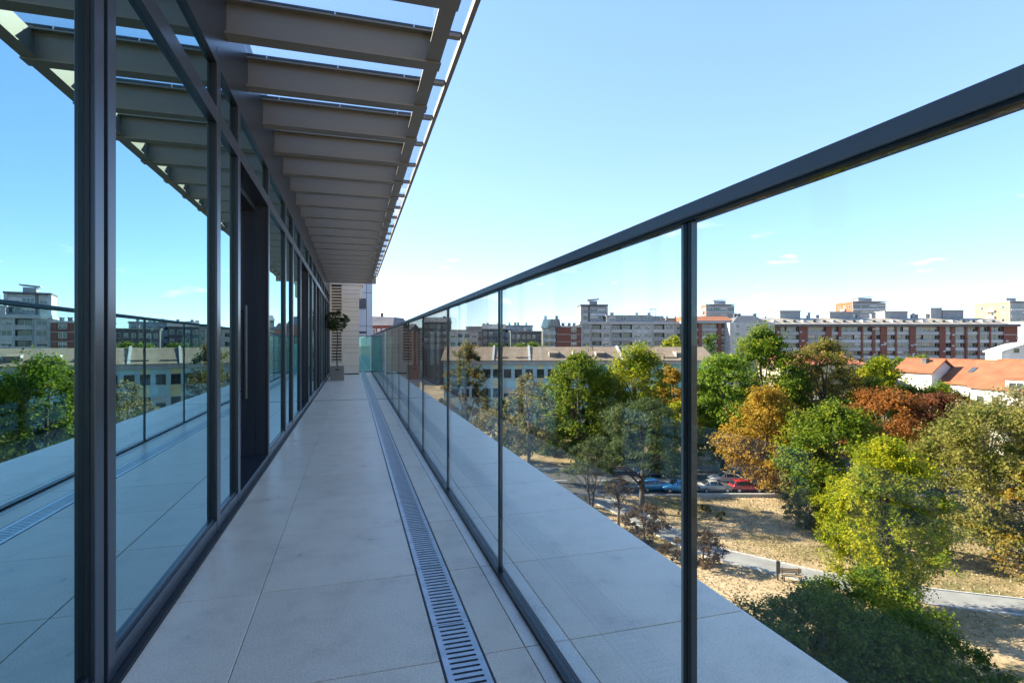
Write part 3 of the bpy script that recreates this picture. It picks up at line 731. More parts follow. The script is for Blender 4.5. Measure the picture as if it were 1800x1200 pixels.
d = 200.0; S = d / F
pt = bld('tower_block', 'squat grey tower with wide glazed storeys rising over the concrete block', 1045, d)
X = lambda px: (px - 1045) * S; zt = zat(538, d)
box('core', M['grey'], pt, X(1021), X(1068), 0.2, 10, 0, zt)
box('left_pier', M['lgrey'], pt, X(1020.5), X(1024), 0, 9.8, 0, zt + .1); box('right_pier', M['lgrey'], pt, X(1065), X(1068.5), 0, 9.8, 0, zt + .1)
box('centre_pier', M['dgrey'], pt, X(1034), X(1037), .05, .199, 0, zt)
for f in range(3):
    zc = zt - 2.0 - 2.7 * f
    for a, c in ((1024.5, 1033.5), (1037.5, 1051), (1051.5, 1064.5)):
        win(pt, X((a + c) / 2), .19, zc + .3, X(c) - X(a) - .1, 1.5, blind=.6)
        box('balcony_front', M['panelw'], pt, X(a), X(c), -.25, -.12, zc - 1.5, zc - .7)
box('roof', M['dgrey'], pt, X(1020), X(1069), -.4, 10.3, zt + .101, zt + .6)
box('roof_house', M['grey'], pt, X(1038), X(1052), 3, 7, zt + .6, zt + 2.2); MB().prism([(X(1034), 3, zt + 2.4), (X(1056), 3, zt + 2.8), (X(1056), 3, zt + 3.1), (X(1034), 3, zt + 2.7)], (0, 4, 0)).obj('roof_slab', M['lgrey'], pt)

d = 190.0; S = d / F
bb = bld('brick_block', 'dark red brick block with white window bays and a grey mansard', 990, d)
X = lambda px: (px - 990) * S; zt = zat(575, d)
box('core', M['dgrey'], bb, X(955), X(1020.5), .3, 11, 0, zt)
for f in range(4):
    zc = zt - 2.55 * (f + 1)
    box('brick_panel', M['brick'], bb, X(979), X(1003), 0, .299, zc + .12, zc + 2.5)
    box('brick_panel', M['brick'], bb, X(1014), X(1020.5), 0, .299, zc + .12, zc + 2.5)
    box('brick_panel', M['brick'], bb, X(1003.1), X(1013.9), 0.02, .299, zc + .12, zc + .8)
    box('floor_band', M['lgrey'], bb, X(978), X(1020.6), -.04, .29, zc - .04, zc + .115)
    win(bb, X(1008.5), .1, zc + 1.6, 1.9, 1.5, blind=.7)
    box('balcony_front', M['panelw'], bb, X(956), X(977), -.3, -.15, zc, zc + 1.0)
    for px in (961, 971): win(bb, X(px), .27, zc + 1.7, 1.7, 1.4)
mr_ = MB(); mr_.v = [(X(951), -.3, zt + .01), (X(986), -.3, zt + .01), (X(986), 9, zt + .01), (X(951), 9, zt + .01), (X(956), 1.6, zt + 2.9), (X(984), 1.6, zt + 2.9), (X(984), 8, zt + 2.9), (X(956), 8, zt + 2.9)]
mr_.f = [(0, 1, 5, 4), (1, 2, 6, 5), (2, 3, 7, 6), (3, 0, 4, 7), (4, 5, 6, 7)]; mr_.obj('mansard', M['slate'], bb)
win(bb, X(973), -.1, zt + 1.6, 2.4, 1.4)
box('roof', M['lgrey'], bb, X(986.1), X(1021), -.2, 11, zt + .001, zt + .5)
for px in (960, 980): chimney(bb, X(px), 4, zt + 2.8, 1.0, 1.2)
for px in (992, 1003, 1012): chimney(bb, X(px), 5, zt + .5, 1.0, 1.0)

# ---- jumble of lower blocks to the left, each its own building
def low_block(label, px, d, w_px, top_py, m, wins, rz=0.0, depth=9, roof='flat', chim=2, blind=.3):
    S = d / F; t = bld('low_block', label, px, d, rz); w = w_px * S; zt = zat(top_py, d)
    box('wall', M[m], t, -w / 2, w / 2, 0, depth, 0, zt)
    if roof == 'flat': box('roof', M['foil'], t, -w / 2 - .3, w / 2 + .3, -.3, depth + .3, zt + .001, zt + .35)
    else:
        r = MB(); r.prism([(-w / 2 - .3, -.4, zt + .001), (-w / 2 - .3, depth / 2, zt + roof), (-w / 2 - .3, depth + .4, zt + .001)], (w + .6, 0, 0)); r.obj('roof', M['slate'] if m != 'cream' else M['rooftile'], t)
    cols_, rows_ = wins
    for f in range(rows_):
        for q in range(cols_):
            win(t, -w / 2 + w * (q + .5) / cols_, -.01, zt - 1.9 - 3.0 * f, min(2.2, w / cols_ - .8), 1.5, blind=blind)
    for c in range(chim): chimney(t, -w / 2 + w * random.uniform(.15, .85), depth * .5, zt + (.3 if roof == 'flat' else roof * .6), .9, 1.2)
    return t
low_block('low white walled block beside a dark glazed bay behind the thin yellow tree', 815, 200, 50, 581, 'lgrey', (4, 3), R(4))
low_block('flat roofed block with dark windows under a pale terrace', 842, 225, 34, 575, 'grey', (3, 4))
low_block('dark shed roofed block behind the round green trees', 868, 215, 40, 578, 'dgrey', (4, 3), 0, 10, 2.0)
low_block('pale flat block with rooftop chimneys left of the slate mansard', 905, 230, 60, 573, 'lgrey', (6, 4), R(-4), 10, 'flat', 5)
low_block('dark grey block with long window strips below the pale flat block', 925, 205, 54, 583, 'dgrey', (6, 3), R(3), 9, 'flat', 1)
low_block('dark block with tall roof behind the glass railing joints', 765, 240, 46, 566, 'dgrey', (4, 4), 0, 12, 2.4)
low_block('grey slab behind the railing near the white pier', 725, 260, 40, 577, 'grey', (4, 4), R(5), 10, 'flat', 2)
low_block('far pale slab seen over the grey concrete block', 1195, 290, 70, 560, 'cream', (7, 3), R(12), 10, 'flat', 3)
low_block('far grey slab seen over the long pale roof', 1380, 300, 90, 560, 'lgrey', (8, 2), R(8), 10, 'flat', 4)
low_block('far low slab at the right end of the long brick block', 1860, 230, 120, 566, 'lgrey', (9, 4), R(10), 12, 'flat', 3)

# ---- red brick house with dark mansard beyond the end of the balcony
d = 105.0; S = d / F
rh = bld('brick_house', 'red brick house with dark mansard roof beyond the pale grey tower', 668, d, R(-8))
X = lambda px: (px - 668) * S; zt = zat(572, d)
box('wall', M['brick'], rh, X(640), X(692), 0, 9, 0, zt)
m3 = MB(); m3.v = [(X(639), -.3, zt + .01), (X(693), -.3, zt + .01), (X(693), 9, zt + .01), (X(639), 9, zt + .01), (X(643), 1.5, zt + 1.9), (X(689), 1.5, zt + 1.7), (X(689), 7, zt + 1.7), (X(643), 7, zt + 1.9)]
m3.f = [(0, 1, 5, 4), (1, 2, 6, 5), (2, 3, 7, 6), (3, 0, 4, 7), (4, 5, 6, 7)]; m3.obj('mansard', M['slate'], rh)
for f in range(3):
    for px in (648, 657, 666, 675, 684): win(rh, X(px), -.01, zt - 1.2 - 2.6 * f, .62, 1.2, blind=.8)
chimney(rh, X(661), 3, zt + 1.6, .4, .8, 'brick')
low_block('pale brick terrace of houses beyond the red brick house', 700, 130, 40, 580, 'orange', (5, 2), R(-6), 9, 1.6, 2)

# ---- school with the long corrugated roof
d = 118.0; S = d / F
sch = bld('school_building', 'long pale teal and yellow school under a brown corrugated roof', 1015, d)
X = lambda px: (px - 1015) * S; ze = zat(633, d); zr = zat(609.5, d + 7)
box('wall', M['teal'], sch, X(780), X(1252), 0, 14, 0, ze)
box('end_wall_panel', M['teal2'], sch, X(1150), X(1252), -.06, -.002, 0, ze - 1.0)
box('eave_band', M['lgrey'], sch, X(779), X(1253), -.5, -.0621, ze - .9, ze)
for a, c in ((866, 880), (906, 917), (946, 955), (985, 994)): box('wall_panel', M['yellow'], sch, X(a), X(c), -.05, -.002, 0, ze - 1.0)
for a, c in ((1056, 1066), (1100, 1110)): box('wall_panel', M['blue'], sch, X(a), X(c), -.05, -.002, ze - 4.4, ze - 1.1)
r = MB(); r.prism([(X(776), -.9, ze + .001), (X(776), 7, zr), (X(776), 15, ze + .001)], (X(1256) - X(776), 0, 0)); srf = r.obj('roof', M['sheet'], sch)
sl_ = (zr - ze) / 7.9
for px in (929, 1093, 865):
    x = X(px); MB().prism([(x, -1.0, ze + .1), (x, 7, zr + .35), (x, 7, zr), (x, -1.0, ze - .2)], (.45, 0, 0)).obj('fire_wall', M['lgrey'], srf)
for px in (975, 1017, 1058, 1200):
    x = X(px); y0 = 1.0; z0 = ze + sl_ * (y0 + .9)
    dm = MB(); dm.prism([(x - 1.0, y0, z0 - .1), (x - 1.0, y0, z0 + .9), (x - 1.0, y0 + 3.2, z0 + 1.3), (x - 1.0, y0 + 3.2, z0 + .6)], (2.0, 0, 0)); dm.obj('dormer', M['sheet'], srf)
    MB().box(x - 1.12, x - 1.0001, y0 - .1, y0 + 2.6, z0 - .05, z0 + 1.02).obj('dormer_cheek', M['lgrey'], srf)
for px in (880, 920, 1120, 1180): box('snow_guard', M['dgrey'], srf, X(px) - 1.6, X(px) + 1.6, .4, .5, ze + sl_ * 1.3, ze + sl_ * 1.3 + .22)
for f in range(3):
    zc = ze - 2.9 - 4.2 * f
    for px in (800, 818, 836, 856, 873, 892, 911, 930, 950, 969, 988, 1008, 1028, 1046, 1078, 1090, 1120, 1138, 1160, 1178, 1196, 1214, 1232):
        win(sch, X(px), -.065, zc, 1.75, 2.1, blind=.15)

# ---- beige house with red roof
d = 108.0; S = d / F
bh = bld('beige_house', 'three storey beige house with red roof and brown string courses', 1450, d)
X = lambda px: (px - 1450) * S; ze = zat(640, d)
box('wall', M['beige'], bh, X(1372), X(1522), 0, 10, 0, ze)
r = MB(); r.v = [(X(1370), -.7, ze + .01), (X(1525), -.7, ze + .01), (X(1525), 10.7, ze + .01), (X(1370), 10.7, ze + .01), (X(1394), 5, ze + 1.9), (X(1500), 5, ze + 1.9)]
r.f = [(0, 1, 5, 4), (1, 2, 5), (2, 3, 4, 5), (3, 0, 4)]; r.obj('roof', M['redroof'], bh)
for py in (656, 677): box('string_course', M['brick'], bh, X(1371), X(1523), -.06, -.002, zat(py, d) - .12, zat(py, d) + .12)
for py, hh, ww in ((647, .9, .8), (667, 1.3, 1.3), (688, 1.4, 1.3)):
    for px in (1384, 1398, 1418, 1436, 1460, 1479, 1497, 1512): win(bh, X(px), -.015, zat(py, d), ww, hh)
MB().tube([(X(1452), -.08, 0), (X(1452), -.08, ze)], [.07, .07], 6).obj('downpipe', M['lgrey'], bh)

d = 97.0
sh = bld('flat_shed', 'low flat roofed white shed below the beige house', 1440, d)
box('wall', M['white_wall'], sh, -4.2, 5.2, 0, 6, 0, zat(705, d)); box('roof', M['lgrey'], sh, -4.5, 5.5, -.3, 6.3, zat(705, d) + .001, zat(703, d) + .2)

# ---- orange roofed houses
def gable_house(label, px, d, rz, x0, x1, ze, zr, depth, wallm='white_wall', over=.4):
    t = bld('tiled_house', label, px, d, rz, None, 'house')
    w = MB(); w.prism([(x0, 0, 0), (x0, 0, ze), (x0, depth / 2, zr - .15), (x0, depth, ze), (x0, depth, 0)], (x1 - x0, 0, 0)); w.obj('wall', M[wallm], t)
    th = .22; sl = (zr - ze) / (depth / 2); yo = over
    r = MB()
    r.prism([(x0 - over, -yo, ze - sl * yo + .05), (x0 - over, depth / 2, zr + .05), (x0 - over, depth / 2, zr + .05 + th), (x0 - over, -yo, ze - sl * yo + .05 + th)][::-1], (x1 - x0 + 2 * over, 0, 0))
    r.prism([(x0 - over, depth + yo, ze - sl * yo + .05), (x0 - over, depth / 2 + .001, zr + .05), (x0 - over, depth / 2 + .001, zr + .05 + th), (x0 - over, depth + yo, ze - sl * yo + .05 + th)], (x1 - x0 + 2 * over, 0, 0))
    ro = r.obj('roof', M['rooftile'], t)
    MB().box(x0 - over, x1 + over, depth / 2 - .14, depth / 2 + .14, zr + .2, zr + .4).obj('ridge', M['rooftile'], ro)
    return t, ro, sl
def sky_light(t, ro, x, y, ze, sl, w=.9, l=1.3):
    z = ze + sl * y + .30
    MB().prism([(x, y, z), (x, y + l, z + sl * l), (x, y + l, z + sl * l + .1), (x, y, z + .1)], (w, 0, 0)).obj('skylight', M['window'], ro)
d = 100.0
t, ro, sl = gable_house('long orange tiled house with roof windows beyond the conifers', 1663, d, R(-78), -6.0, 6.0, 11.4, 15.3, 12)
for x in (-2.6, 1.8): sky_light(t, ro, x, 2.6, 11.4, sl)
chimney(t, -5.0, 5.0, 13.5, .7, 1.6, 'beige'); chimney(t, 5.0, 6.6, 14.5, .6, 1.0, 'white_wall')
for x in (-4, -1, 2, 4.6): win(t, x, -.015, 9.4, 1.2, 1.4)
d = 88.0
t, ro, sl = gable_house('wide orange tiled house with white dormer box at the park edge', 1762, d, R(-78), -5.0, 8.0, 11.2, 15.6, 13)
z0 = 11.2 + sl * .6
box('dormer', M['white_wall'], t, .6, 3.8, -.2, 3.2, 10.4, z0 + 1.25); box('dormer_roof', M['rooftile'], t, .4, 4.0, -.4, 3.9, z0 + 1.251, z0 + 1.45)
win(t, 2.2, -.215, z0 + .3, 2.2, 1.1)
chimney(t, 2.4, 4.6, 14.0, .8, 1.3, 'cream')
for x in (-3.4, -1.0): win(t, x, -.015, 9.2, 1.2, 1.4)
d = 104.0
t, ro, sl = gable_house('small orange hipped house with a grey chimney beside the conifers', 1604, d, R(-70), -3.2, 3.4, 13.2, 15.4, 7)
chimney(t, .8, 2.4, 14.2, .8, 1.4, 'dgrey')
d = 84.0
t, ro, sl = gable_house('orange tiled outbuilding below the wide house', 1905, d, R(-78), -5, 6, 8.0, 12.0, 9)
d = 128.0
wc = bld('white_hall', 'white hall with a slanting roof edge behind the orange houses', 1800, d, R(5))
MB().prism([(-5.8, 0, 0), (12, 0, 0), (12, 0, zat(596, d)), (0, 0, zat(607, d)), (-5.8, 0, zat(620, d))], (0, 4, 0)).obj('wall', M['white_wall'], wc)
MB().prism([(-6.1, -.4, zat(619.5, d)), (0, -.4, zat(606.5, d)), (12.3, -.4, zat(595, d)), (12.3, -.4, zat(593, d)), (0, -.4, zat(604, d)), (-6.1, -.4, zat(617, d))], (0, 4.8, 0)).obj('roof', M['lgrey'], wc)
for x in (-2, 1, 4, 7): win(wc, x, -.015, zat(616, d), 1.6, 1.2)

# ================================================================== TREES AND SHRUBS
rng = np.random.default_rng(11)
def leaf_mesh(name, pos, nrm, size, m, aspect=0.62):
    n = len(pos)
    nrm = nrm / np.maximum(np.linalg.norm(nrm, axis=1, keepdims=True), 1e-6)
    t = rng.normal(size=(n, 3)); t -= nrm * np.sum(t * nrm, axis=1, keepdims=True); t /= np.maximum(np.linalg.norm(t, axis=1, keepdims=True), 1e-6)
    b = np.cross(nrm, t); s = size[:, None]
    v = np.empty((n, 4, 3), np.float32)
    v[:, 0] = pos - t * s; v[:, 1] = pos + b * s * aspect - nrm * s * .15; v[:, 2] = pos + t * s; v[:, 3] = pos - b * s * aspect - nrm * s * .15
    me = bpy.data.meshes.new(name)
    me.vertices.add(4 * n); me.loops.add(4 * n); me.polygons.add(n)
    me.vertices.foreach_set('co', v.ravel()); me.loops.foreach_set('vertex_index', np.arange(4 * n, dtype=np.int32))
    me.polygons.foreach_set('loop_start', np.arange(0, 4 * n, 4, dtype=np.int32))
    me.update(calc_edges=True); me.materials.append(m)
    return me

def profile(kind, t):
    """crown half-width at height fraction t (0 bottom, 1 top)"""
    if kind == 'round': return np.sqrt(np.clip(1 - (2 * t - 1) ** 2, 0, 1)) ** .8
    if kind == 'oval': return np.sin(np.pi * np.clip(t, 0, 1) ** .8) ** .62
    if kind == 'column': return np.clip(np.sin(np.pi * np.clip(t * .93 + .04, 0, 1)), 0, 1) ** .45
    if kind == 'cone': return np.clip(1.05 - t, 0, 1) ** .75 * np.clip(t * 6, 0, 1) ** .6
    if kind == 'spread': return np.clip(np.sin(np.pi * (t * .62 + .30)), 0, 1) ** .6 * np.clip((1.02 - t) * 5, 0, 1) ** .5
    return np.ones_like(t)

def crown_points(kind, H, z0, W, leaves, clumps, hollow=.45, twig=.20, flat=.75, droop=0.0, seedphase=0.0, lobes=1.0):
    """clump centres through the crown, then twigs bristling from every clump, then leaves along the twigs"""
    ch = H - z0; ov = .5 * twig * min(W, ch); ch -= ov; W = W - .4 * ov
    t = rng.random(clumps) ** .9; a = rng.random(clumps) * 2 * np.pi
    lob = 1 + lobes * (.30 * np.sin(a * 3 + seedphase) * np.sin(t * 7 + seedphase) + .18 * np.sin(a * 5 + 2 * seedphase))
    rr = (hollow + (1 - hollow) * rng.random(clumps) ** .55) * profile(kind, t) * W / 2 * lob
    C = np.stack([np.cos(a) * rr, np.sin(a) * rr, z0 + t * ch], 1)
    rad = twig * min(W, ch) * (.45 + 1.05 * rng.random(clumps))
    nt = 11; nl = max(3, int(leaves / (clumps * nt)))
    axis = np.array([0, 0, z0 + ch * .4])
    out = C - axis; out /= np.maximum(np.linalg.norm(out, axis=1, keepdims=True), 1e-6)
    D = rng.normal(size=(clumps, nt, 3)); D /= np.linalg.norm(D, axis=2, keepdims=True)
    D = D + out[:, None, :] * .75 + np.array([0, 0, .30 - droop]); D /= np.linalg.norm(D, axis=2, keepdims=True)
    D[:, :, 2] *= flat
    u = rng.random((clumps, nt, nl)) ** .7
    P = C[:, None, None, :] + D[:, :, None, :] * (u * rad[:, None, None])[..., None] + rng.normal(size=(clumps, nt, nl, 3)) * (.11 * rad[:, None, None, None])
    if droop: P[..., 2] -= droop * (u ** 2) * rad[:, None, None] * .8
    Nn = D[:, :, None, :] * .55 + rng.normal(size=P.shape) * .55 + np.array([0, 0, .55])
    return C, P.reshape(-1, 3), Nn.reshape(-1, 3)

def tree(name, label, px, d, H, W, kind, m, leaves=9000, clumps=70, crown0=.28, leaf=.22, bark='bark', stems=1, hollow=.45, twig=.20, flat=.75, droop=0.0, limbs=10, group=None, cat='tree', lean=0.0, needle=False, zrot=None):
    loc = at(px, d); o = thing(name, label, cat, loc, random.uniform(0, 6.28), group)
    ph = random.uniform(0, 6.28)
    C, P, Nn = crown_points(kind, H, H * crown0, W, int(leaves * 2.0), int(clumps * 1.25), hollow, twig, flat, droop, ph)
    sz = .70 * leaf * (.6 + .8 * rng.random(len(P)))
    P[:, 2] = np.maximum(P[:, 2], .12)
    link('crown', leaf_mesh('crown', P, Nn, sz, m, .16 if needle else .6), o)
    b = MB(); r0 = .022 * H + .05
    for s in range(stems):
        a = 2 * math.pi * s / max(stems, 1) + ph; off = 0 if stems == 1 else .12 * H
        top = H * (.80 if kind != 'cone' else .97)
        pts = []
        for q in range(6):
            f = q / 5
            pts.append(Vector((math.cos(a) * off * f + math.sin(ph + q) * .02 * H * f + lean * f * H, math.sin(a) * off * f + math.cos(ph * 2 + q) * .02 * H * f, -.15 + (top + .15) * f)))
        b.tube(pts, [r0 / (stems ** .5) * (1.25 if q == 0 else 1 - .78 * q / 5) for q in range(6)], 8)
        for i in range(limbs // stems):
            c = Vector(C[random.randrange(len(C))]); f = min(.95, max(.25, (c.z / top) * random.uniform(.5, .8))); k_ = f * 5; i0 = int(min(4, k_)); st = pts[i0].lerp(pts[i0 + 1], k_ - i0)
            mid = st.lerp(c, .5) + Vector((0, 0, .05 * H))
            rr = r0 * (1 - .78 * f) * .55 / (stems ** .5)
            b.tube([st, mid, c], [rr, rr * .65, rr * .25], 5)
    b.obj('trunk', M[bark], o, smooth=True)
    return o

G = lambda *a, **k: leaf_mat(*a, **k)
L = {}
L['green'] = G('leaves_green', (.045, .095, .008), (.13, .195, .012), (.30, .31, .022))
L['lime'] = G('leaves_lime', (.085, .13, .008), (.24, .28, .012), (.50, .44, .018))
L['fresh'] = G('leaves_fresh', (.065, .135, .012), (.16, .255, .020), (.29, .34, .034))
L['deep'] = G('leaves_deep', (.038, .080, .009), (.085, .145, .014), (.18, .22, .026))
L['olive'] = G('leaves_olive', (.080, .10, .018), (.20, .195, .035), (.36, .30, .080))
L['pale'] = G('leaves_pale', (.13, .12, .045), (.27, .235, .095), (.40, .33, .15))
L['gold'] = G('leaves_gold', (.16, .10, .014), (.38, .225, .020), (.52, .33, .045))
L['rust'] = G('leaves_rust', (.12, .050, .014), (.31, .105, .022), (.42, .19, .040))
L['brown'] = G('leaves_redbrown', (.065, .028, .014), (.17, .065, .030), (.28, .10, .045))
L['pine'] = G('needles_pine', (.020, .045, .012), (.055, .085, .020), (.13, .145, .035), trans=.2)
L['mix'] = G('leaves_turning', (.070, .10, .020), (.22, .20, .035), (.42, .25, .040))
L['dry'] = G('leaves_dry', (.055, .035, .018), (.12, .075, .035), (.20, .14, .07))
L['ball'] = G('leaves_ball', (.050, .070, .024), (.10, .13, .042), (.17, .20, .07), nscale=6)

# far greenery between the blocks
for px, d, H, W, m, lb_ in ((928, 160, 19.4, 10.5, 'green', 'round green tree between the school roof and dark blocks'), (872, 165, 18.4, 8, 'deep', 'small dark tree behind the school roof by a dark shed'),
        (840, 150, 17.5, 7, 'mix', 'turning tree behind the left end of the school roof'), (1185, 150, 20.6, 8, 'lime', 'yellow green tree behind the school by the grey concrete block'), (1160, 158, 18.6, 7, 'olive', 'low olive tree behind the school roof below the loggias'),
        (1244, 140, 21.2, 7, 'deep', 'dark tree between the school end and the brick block'), (1600, 135, 16.0, 7.5, 'green', 'green tree behind the small hipped house'), (1622, 140, 15.4, 5, 'fresh', 'small bright tree behind the long orange house'),
        (1546, 120, 15.8, 6, 'deep', 'dark tree in the gap below the long brick block'), (958, 150, 17.2, 6, 'olive', 'olive tree behind the school roof below the brick block')):
    tree('far_tree', lb_, px, d, H, W, 'round', L[m], 3200, 30, .3, .38, limbs=5, twig=.26)

# row in front of the school
tree('slender_tree', 'tall slender yellowing tree before the left end of the school', 822, 72, 18.6, 6.0, 'oval', L['mix'], 8000, 80, .15, .20, hollow=.25, twig=.18, flat=1.0)
tree('small_tree', 'low pale bushy tree at the foot of the slender yellowing tree', 868, 66, 10.2, 6.5, 'round', L['pale'], 5000, 50, .2, .18, twig=.2)
tree('sparse_tree', 'sparse pale tree with thinning straw coloured leaves left of the big green tree', 928, 74, 14.6, 6.8, 'oval', L['pale'], 4600, 80, .3, .19, 'bark2', hollow=.3, twig=.17, limbs=18)
tree('small_tree', 'dark bushy tree close under the school windows', 900, 84, 10.5, 7, 'round', L['deep'], 5000, 45, .15, .24)
tree('broad_tree', 'big dense green tree with rounded crown before the school', 1016, 84, 17.1, 11.2, 'oval', L['green'], 18000, 120, .10, .25, hollow=.5, twig=.19)
tree('broad_tree', 'yellow green tree with a pointed leafy top before the school', 1116, 88, 18.2, 11.2, 'oval', L['lime'], 16000, 115, .18, .25, twig=.19)
tree('slender_tree', 'narrow golden brown tree between the lime tree and the black post', 1183, 80, 15.2, 4.0, 'column', L['gold'], 5500, 50, .25, .20, twig=.25)
tree('small_tree', 'low lime bush below the narrow golden tree', 1200, 76, 10.6, 5.0, 'round', L['lime'], 5000, 45, .1, .2)
tree('small_tree', 'dark green tree filling the gap between the big green and lime trees', 1068, 90, 12.6, 8.5, 'round', L['deep'], 9000, 70, .06, .24)
tree('small_tree', 'low green tree under the school wall left of the big green tree', 962, 92, 11.2, 8.0, 'round', L['green'], 8000, 65, .06, .24)
tree('small_tree', 'shaded green tree behind the narrow golden tree and the pine', 1160, 94, 11.4, 8.5, 'round', L['deep'], 8000, 65, .06, .25)
tree('small_tree', 'leafy green tree at the corner of the school end wall', 1226, 92, 12.0, 7.0, 'round', L['green'], 8000, 60, .06, .25)
tree('pine_tree', 'dark spreading pine with a bare trunk by the parked cars', 1128, 60, 12.9, 9.0, 'spread', L['pine'], 24000, 110, .38, .23, hollow=.25, twig=.20, flat=.4, limbs=24, needle=True)
tree('multi_stem_tree', 'nearly bare tree of several dark leaning stems beside the pine', 1040, 58, 8.6, 6.0, 'spread', L['pine'], 3600, 55, .45, .18, stems=4, hollow=.2, twig=.16, limbs=36, needle=True)
tree('bare_tree', 'thin bare young tree near the ledge before the dry grass', 1087, 55, 5.2, 2.6, 'oval', L['dry'], 500, 30, .4, .12, limbs=16, twig=.2)
tree('shrub', 'dark brown shrub with dry leaves below the pine', 1132, 51, 3.6, 4.0, 'round', L['dry'], 4200, 45, .05, .12, limbs=14, cat='shrub')
tree('shrub', 'dark brown shrub at the ledge beside the black post', 1236, 45.5, 2.9, 3.0, 'round', L['dry'], 3200, 40, .05, .10, limbs=12, cat='shrub')
tree('shrub', 'low withered shrub by the path edge near the ledge', 1190, 47, 1.7, 2.6, 'round', L['dry'], 2000, 30, .03, .10, limbs=8, cat='shrub')

tree('tall_tree', 'tall light green tree with a narrow drooping crown right of the post', 1272, 78, 17.2, 8.2, 'column', L['fresh'], 18000, 130, .14, .22, droop=.35, twig=.18, limbs=14)
tree('tall_tree', 'tallest green tree with lime top before the brick block', 1338, 92, 21.3, 12.0, 'oval', L['green'], 18000, 130, .12, .27, twig=.18)
tree('tall_tree', 'olive and gold topped tree before the beige house', 1447, 92, 19.2, 11.0, 'spread', L['mix'], 13000, 100, .20, .26, twig=.2, limbs=16)
tree('tall_tree', 'dark green tree filling the gap behind the golden tree', 1392, 90, 15.4, 8.0, 'oval', L['deep'], 9000, 70, .1, .25)
tree('golden_tree', 'golden orange tree with a tiered crown beside the road', 1346, 67.5, 13.2, 9.0, 'oval', L['gold'], 16000, 120, .12, .20, hollow=.35, twig=.19, droop=.2, limbs=18)
tree('broad_tree', 'green tree with a few orange sprays beyond the dry lawn', 1468, 59.5, 12.0, 10.0, 'oval', L['green'], 18000, 120, .10, .21, twig=.19)
tree('broad_tree', 'low olive tree between the golden tree and the dry lawn', 1425, 62, 8.0, 5.4, 'round', L['olive'], 6000, 50, .05, .18)
tree('shrub', 'small grey green bush standing alone on the dry lawn', 1417, 54.6, 3.9, 3.6, 'round', L['olive'], 4500, 45, .12, .13, cat='shrub')
tree('rust_tree', 'rust orange tree beside the red brown one', 1553, 74, 12.0, 9.8, 'round', L['rust'], 14000, 110, .15, .22, hollow=.35, twig=.19, limbs=18)
tree('rust_tree', 'red brown tree with dark thinning crown', 1648, 73, 11.7, 8.4, 'round', L['brown'], 10500, 95, .2, .21, hollow=.3, twig=.19, limbs=20)
tree('round_tree', 'round yellow green tree beside the red roofed beige house', 1542, 100, 15.6, 8.0, 'round', L['lime'], 8500, 70, .15, .27)
for px, d, H, W, lb_ in ((1535, 90, 12.8, 8.5, 'broad fir like green tree behind the rust orange tree'), (1600, 88, 11.9, 7.5, 'dark green conifer in front of the small hipped house'), (1655, 86, 12.6, 8.5, 'spiky green conifer below the long orange roof'), (1700, 88, 9.6, 5.0, 'low grey green conifer below the white house wall')):
    tree('conifer', lb_, px, d, H, W, 'cone' if W < 8 else 'oval', L['green' if W > 8 else 'deep'], 10000, 85, .12, .22, flat=.7, twig=.22)
tree('yellow_green_tree', 'bright yellow green tree towering over the path', 1560, 37.5, 12.0, 6.4, 'oval', L['lime'], 42000, 190, .10, .115, hollow=.45, twig=.18, limbs=20)
tree('yellow_green_tree', 'small yellow green tree leaning against the bright tree', 1478, 48.5, 6.6, 3.8, 'oval', L['lime'], 6000, 55, .25, .14)
tree('broad_tree', 'large olive tree with pale dry sprays at the edge of the park', 1745, 47, 13.4, 10.4, 'round', L['olive'], 26000, 150, .16, .16, 'bark2', hollow=.35, twig=.18, limbs=26)
tree('broad_tree', 'straw coloured tree rising behind the large olive tree', 1800, 62, 13.6, 10.0, 'round', L['pale'], 14000, 100, .2, .2, 'bark2', hollow=.35)
tree('broad_tree', 'green tree with gold flecks beside the large olive tree', 1830, 42, 9.5, 7.0, 'oval', L['mix'], 12000, 90, .1, .15, 'bark2')
tree('shrub', 'rounded dry bush behind the bright yellow green tree', 1638, 48, 2.6, 3.4, 'round', L['olive'], 3500, 40, .05, .12, cat='shrub')
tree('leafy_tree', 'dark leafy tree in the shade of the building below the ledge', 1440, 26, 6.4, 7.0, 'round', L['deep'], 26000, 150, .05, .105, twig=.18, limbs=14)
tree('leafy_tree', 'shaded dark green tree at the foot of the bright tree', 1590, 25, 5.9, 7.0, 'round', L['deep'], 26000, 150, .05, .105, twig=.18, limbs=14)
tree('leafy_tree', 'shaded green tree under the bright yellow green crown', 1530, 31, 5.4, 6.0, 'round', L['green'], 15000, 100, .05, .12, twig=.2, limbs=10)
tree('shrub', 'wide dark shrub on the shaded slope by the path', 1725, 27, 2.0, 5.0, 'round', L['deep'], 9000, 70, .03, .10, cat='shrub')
for px, d, lb_ in ((1268, 57.5, 'small green weed clump on the open dry lawn before the silver car'), (1240, 60, 'weed clump beside the black railing post near the kerb'), (1200, 58, 'weed clump on the lawn right of the pine trunk')):
    tree('weed_clump', lb_, px, d, .9, 1.0, 'round', L['olive'], 260, 12, .05, .12, limbs=2, group='weed clumps on the dry lawn', cat='weed')

# the potted ball tree on the balcony
C_, P_, N_ = crown_points('round', 1.82, 1.36, .62, 7000, 90, .45, .16, 1.0, lobes=0.0)
link('crown', leaf_mesh('crown', P_, N_, .022 * (.6 + .8 * rng.random(len(P_))), L['ball'], .35), pl)

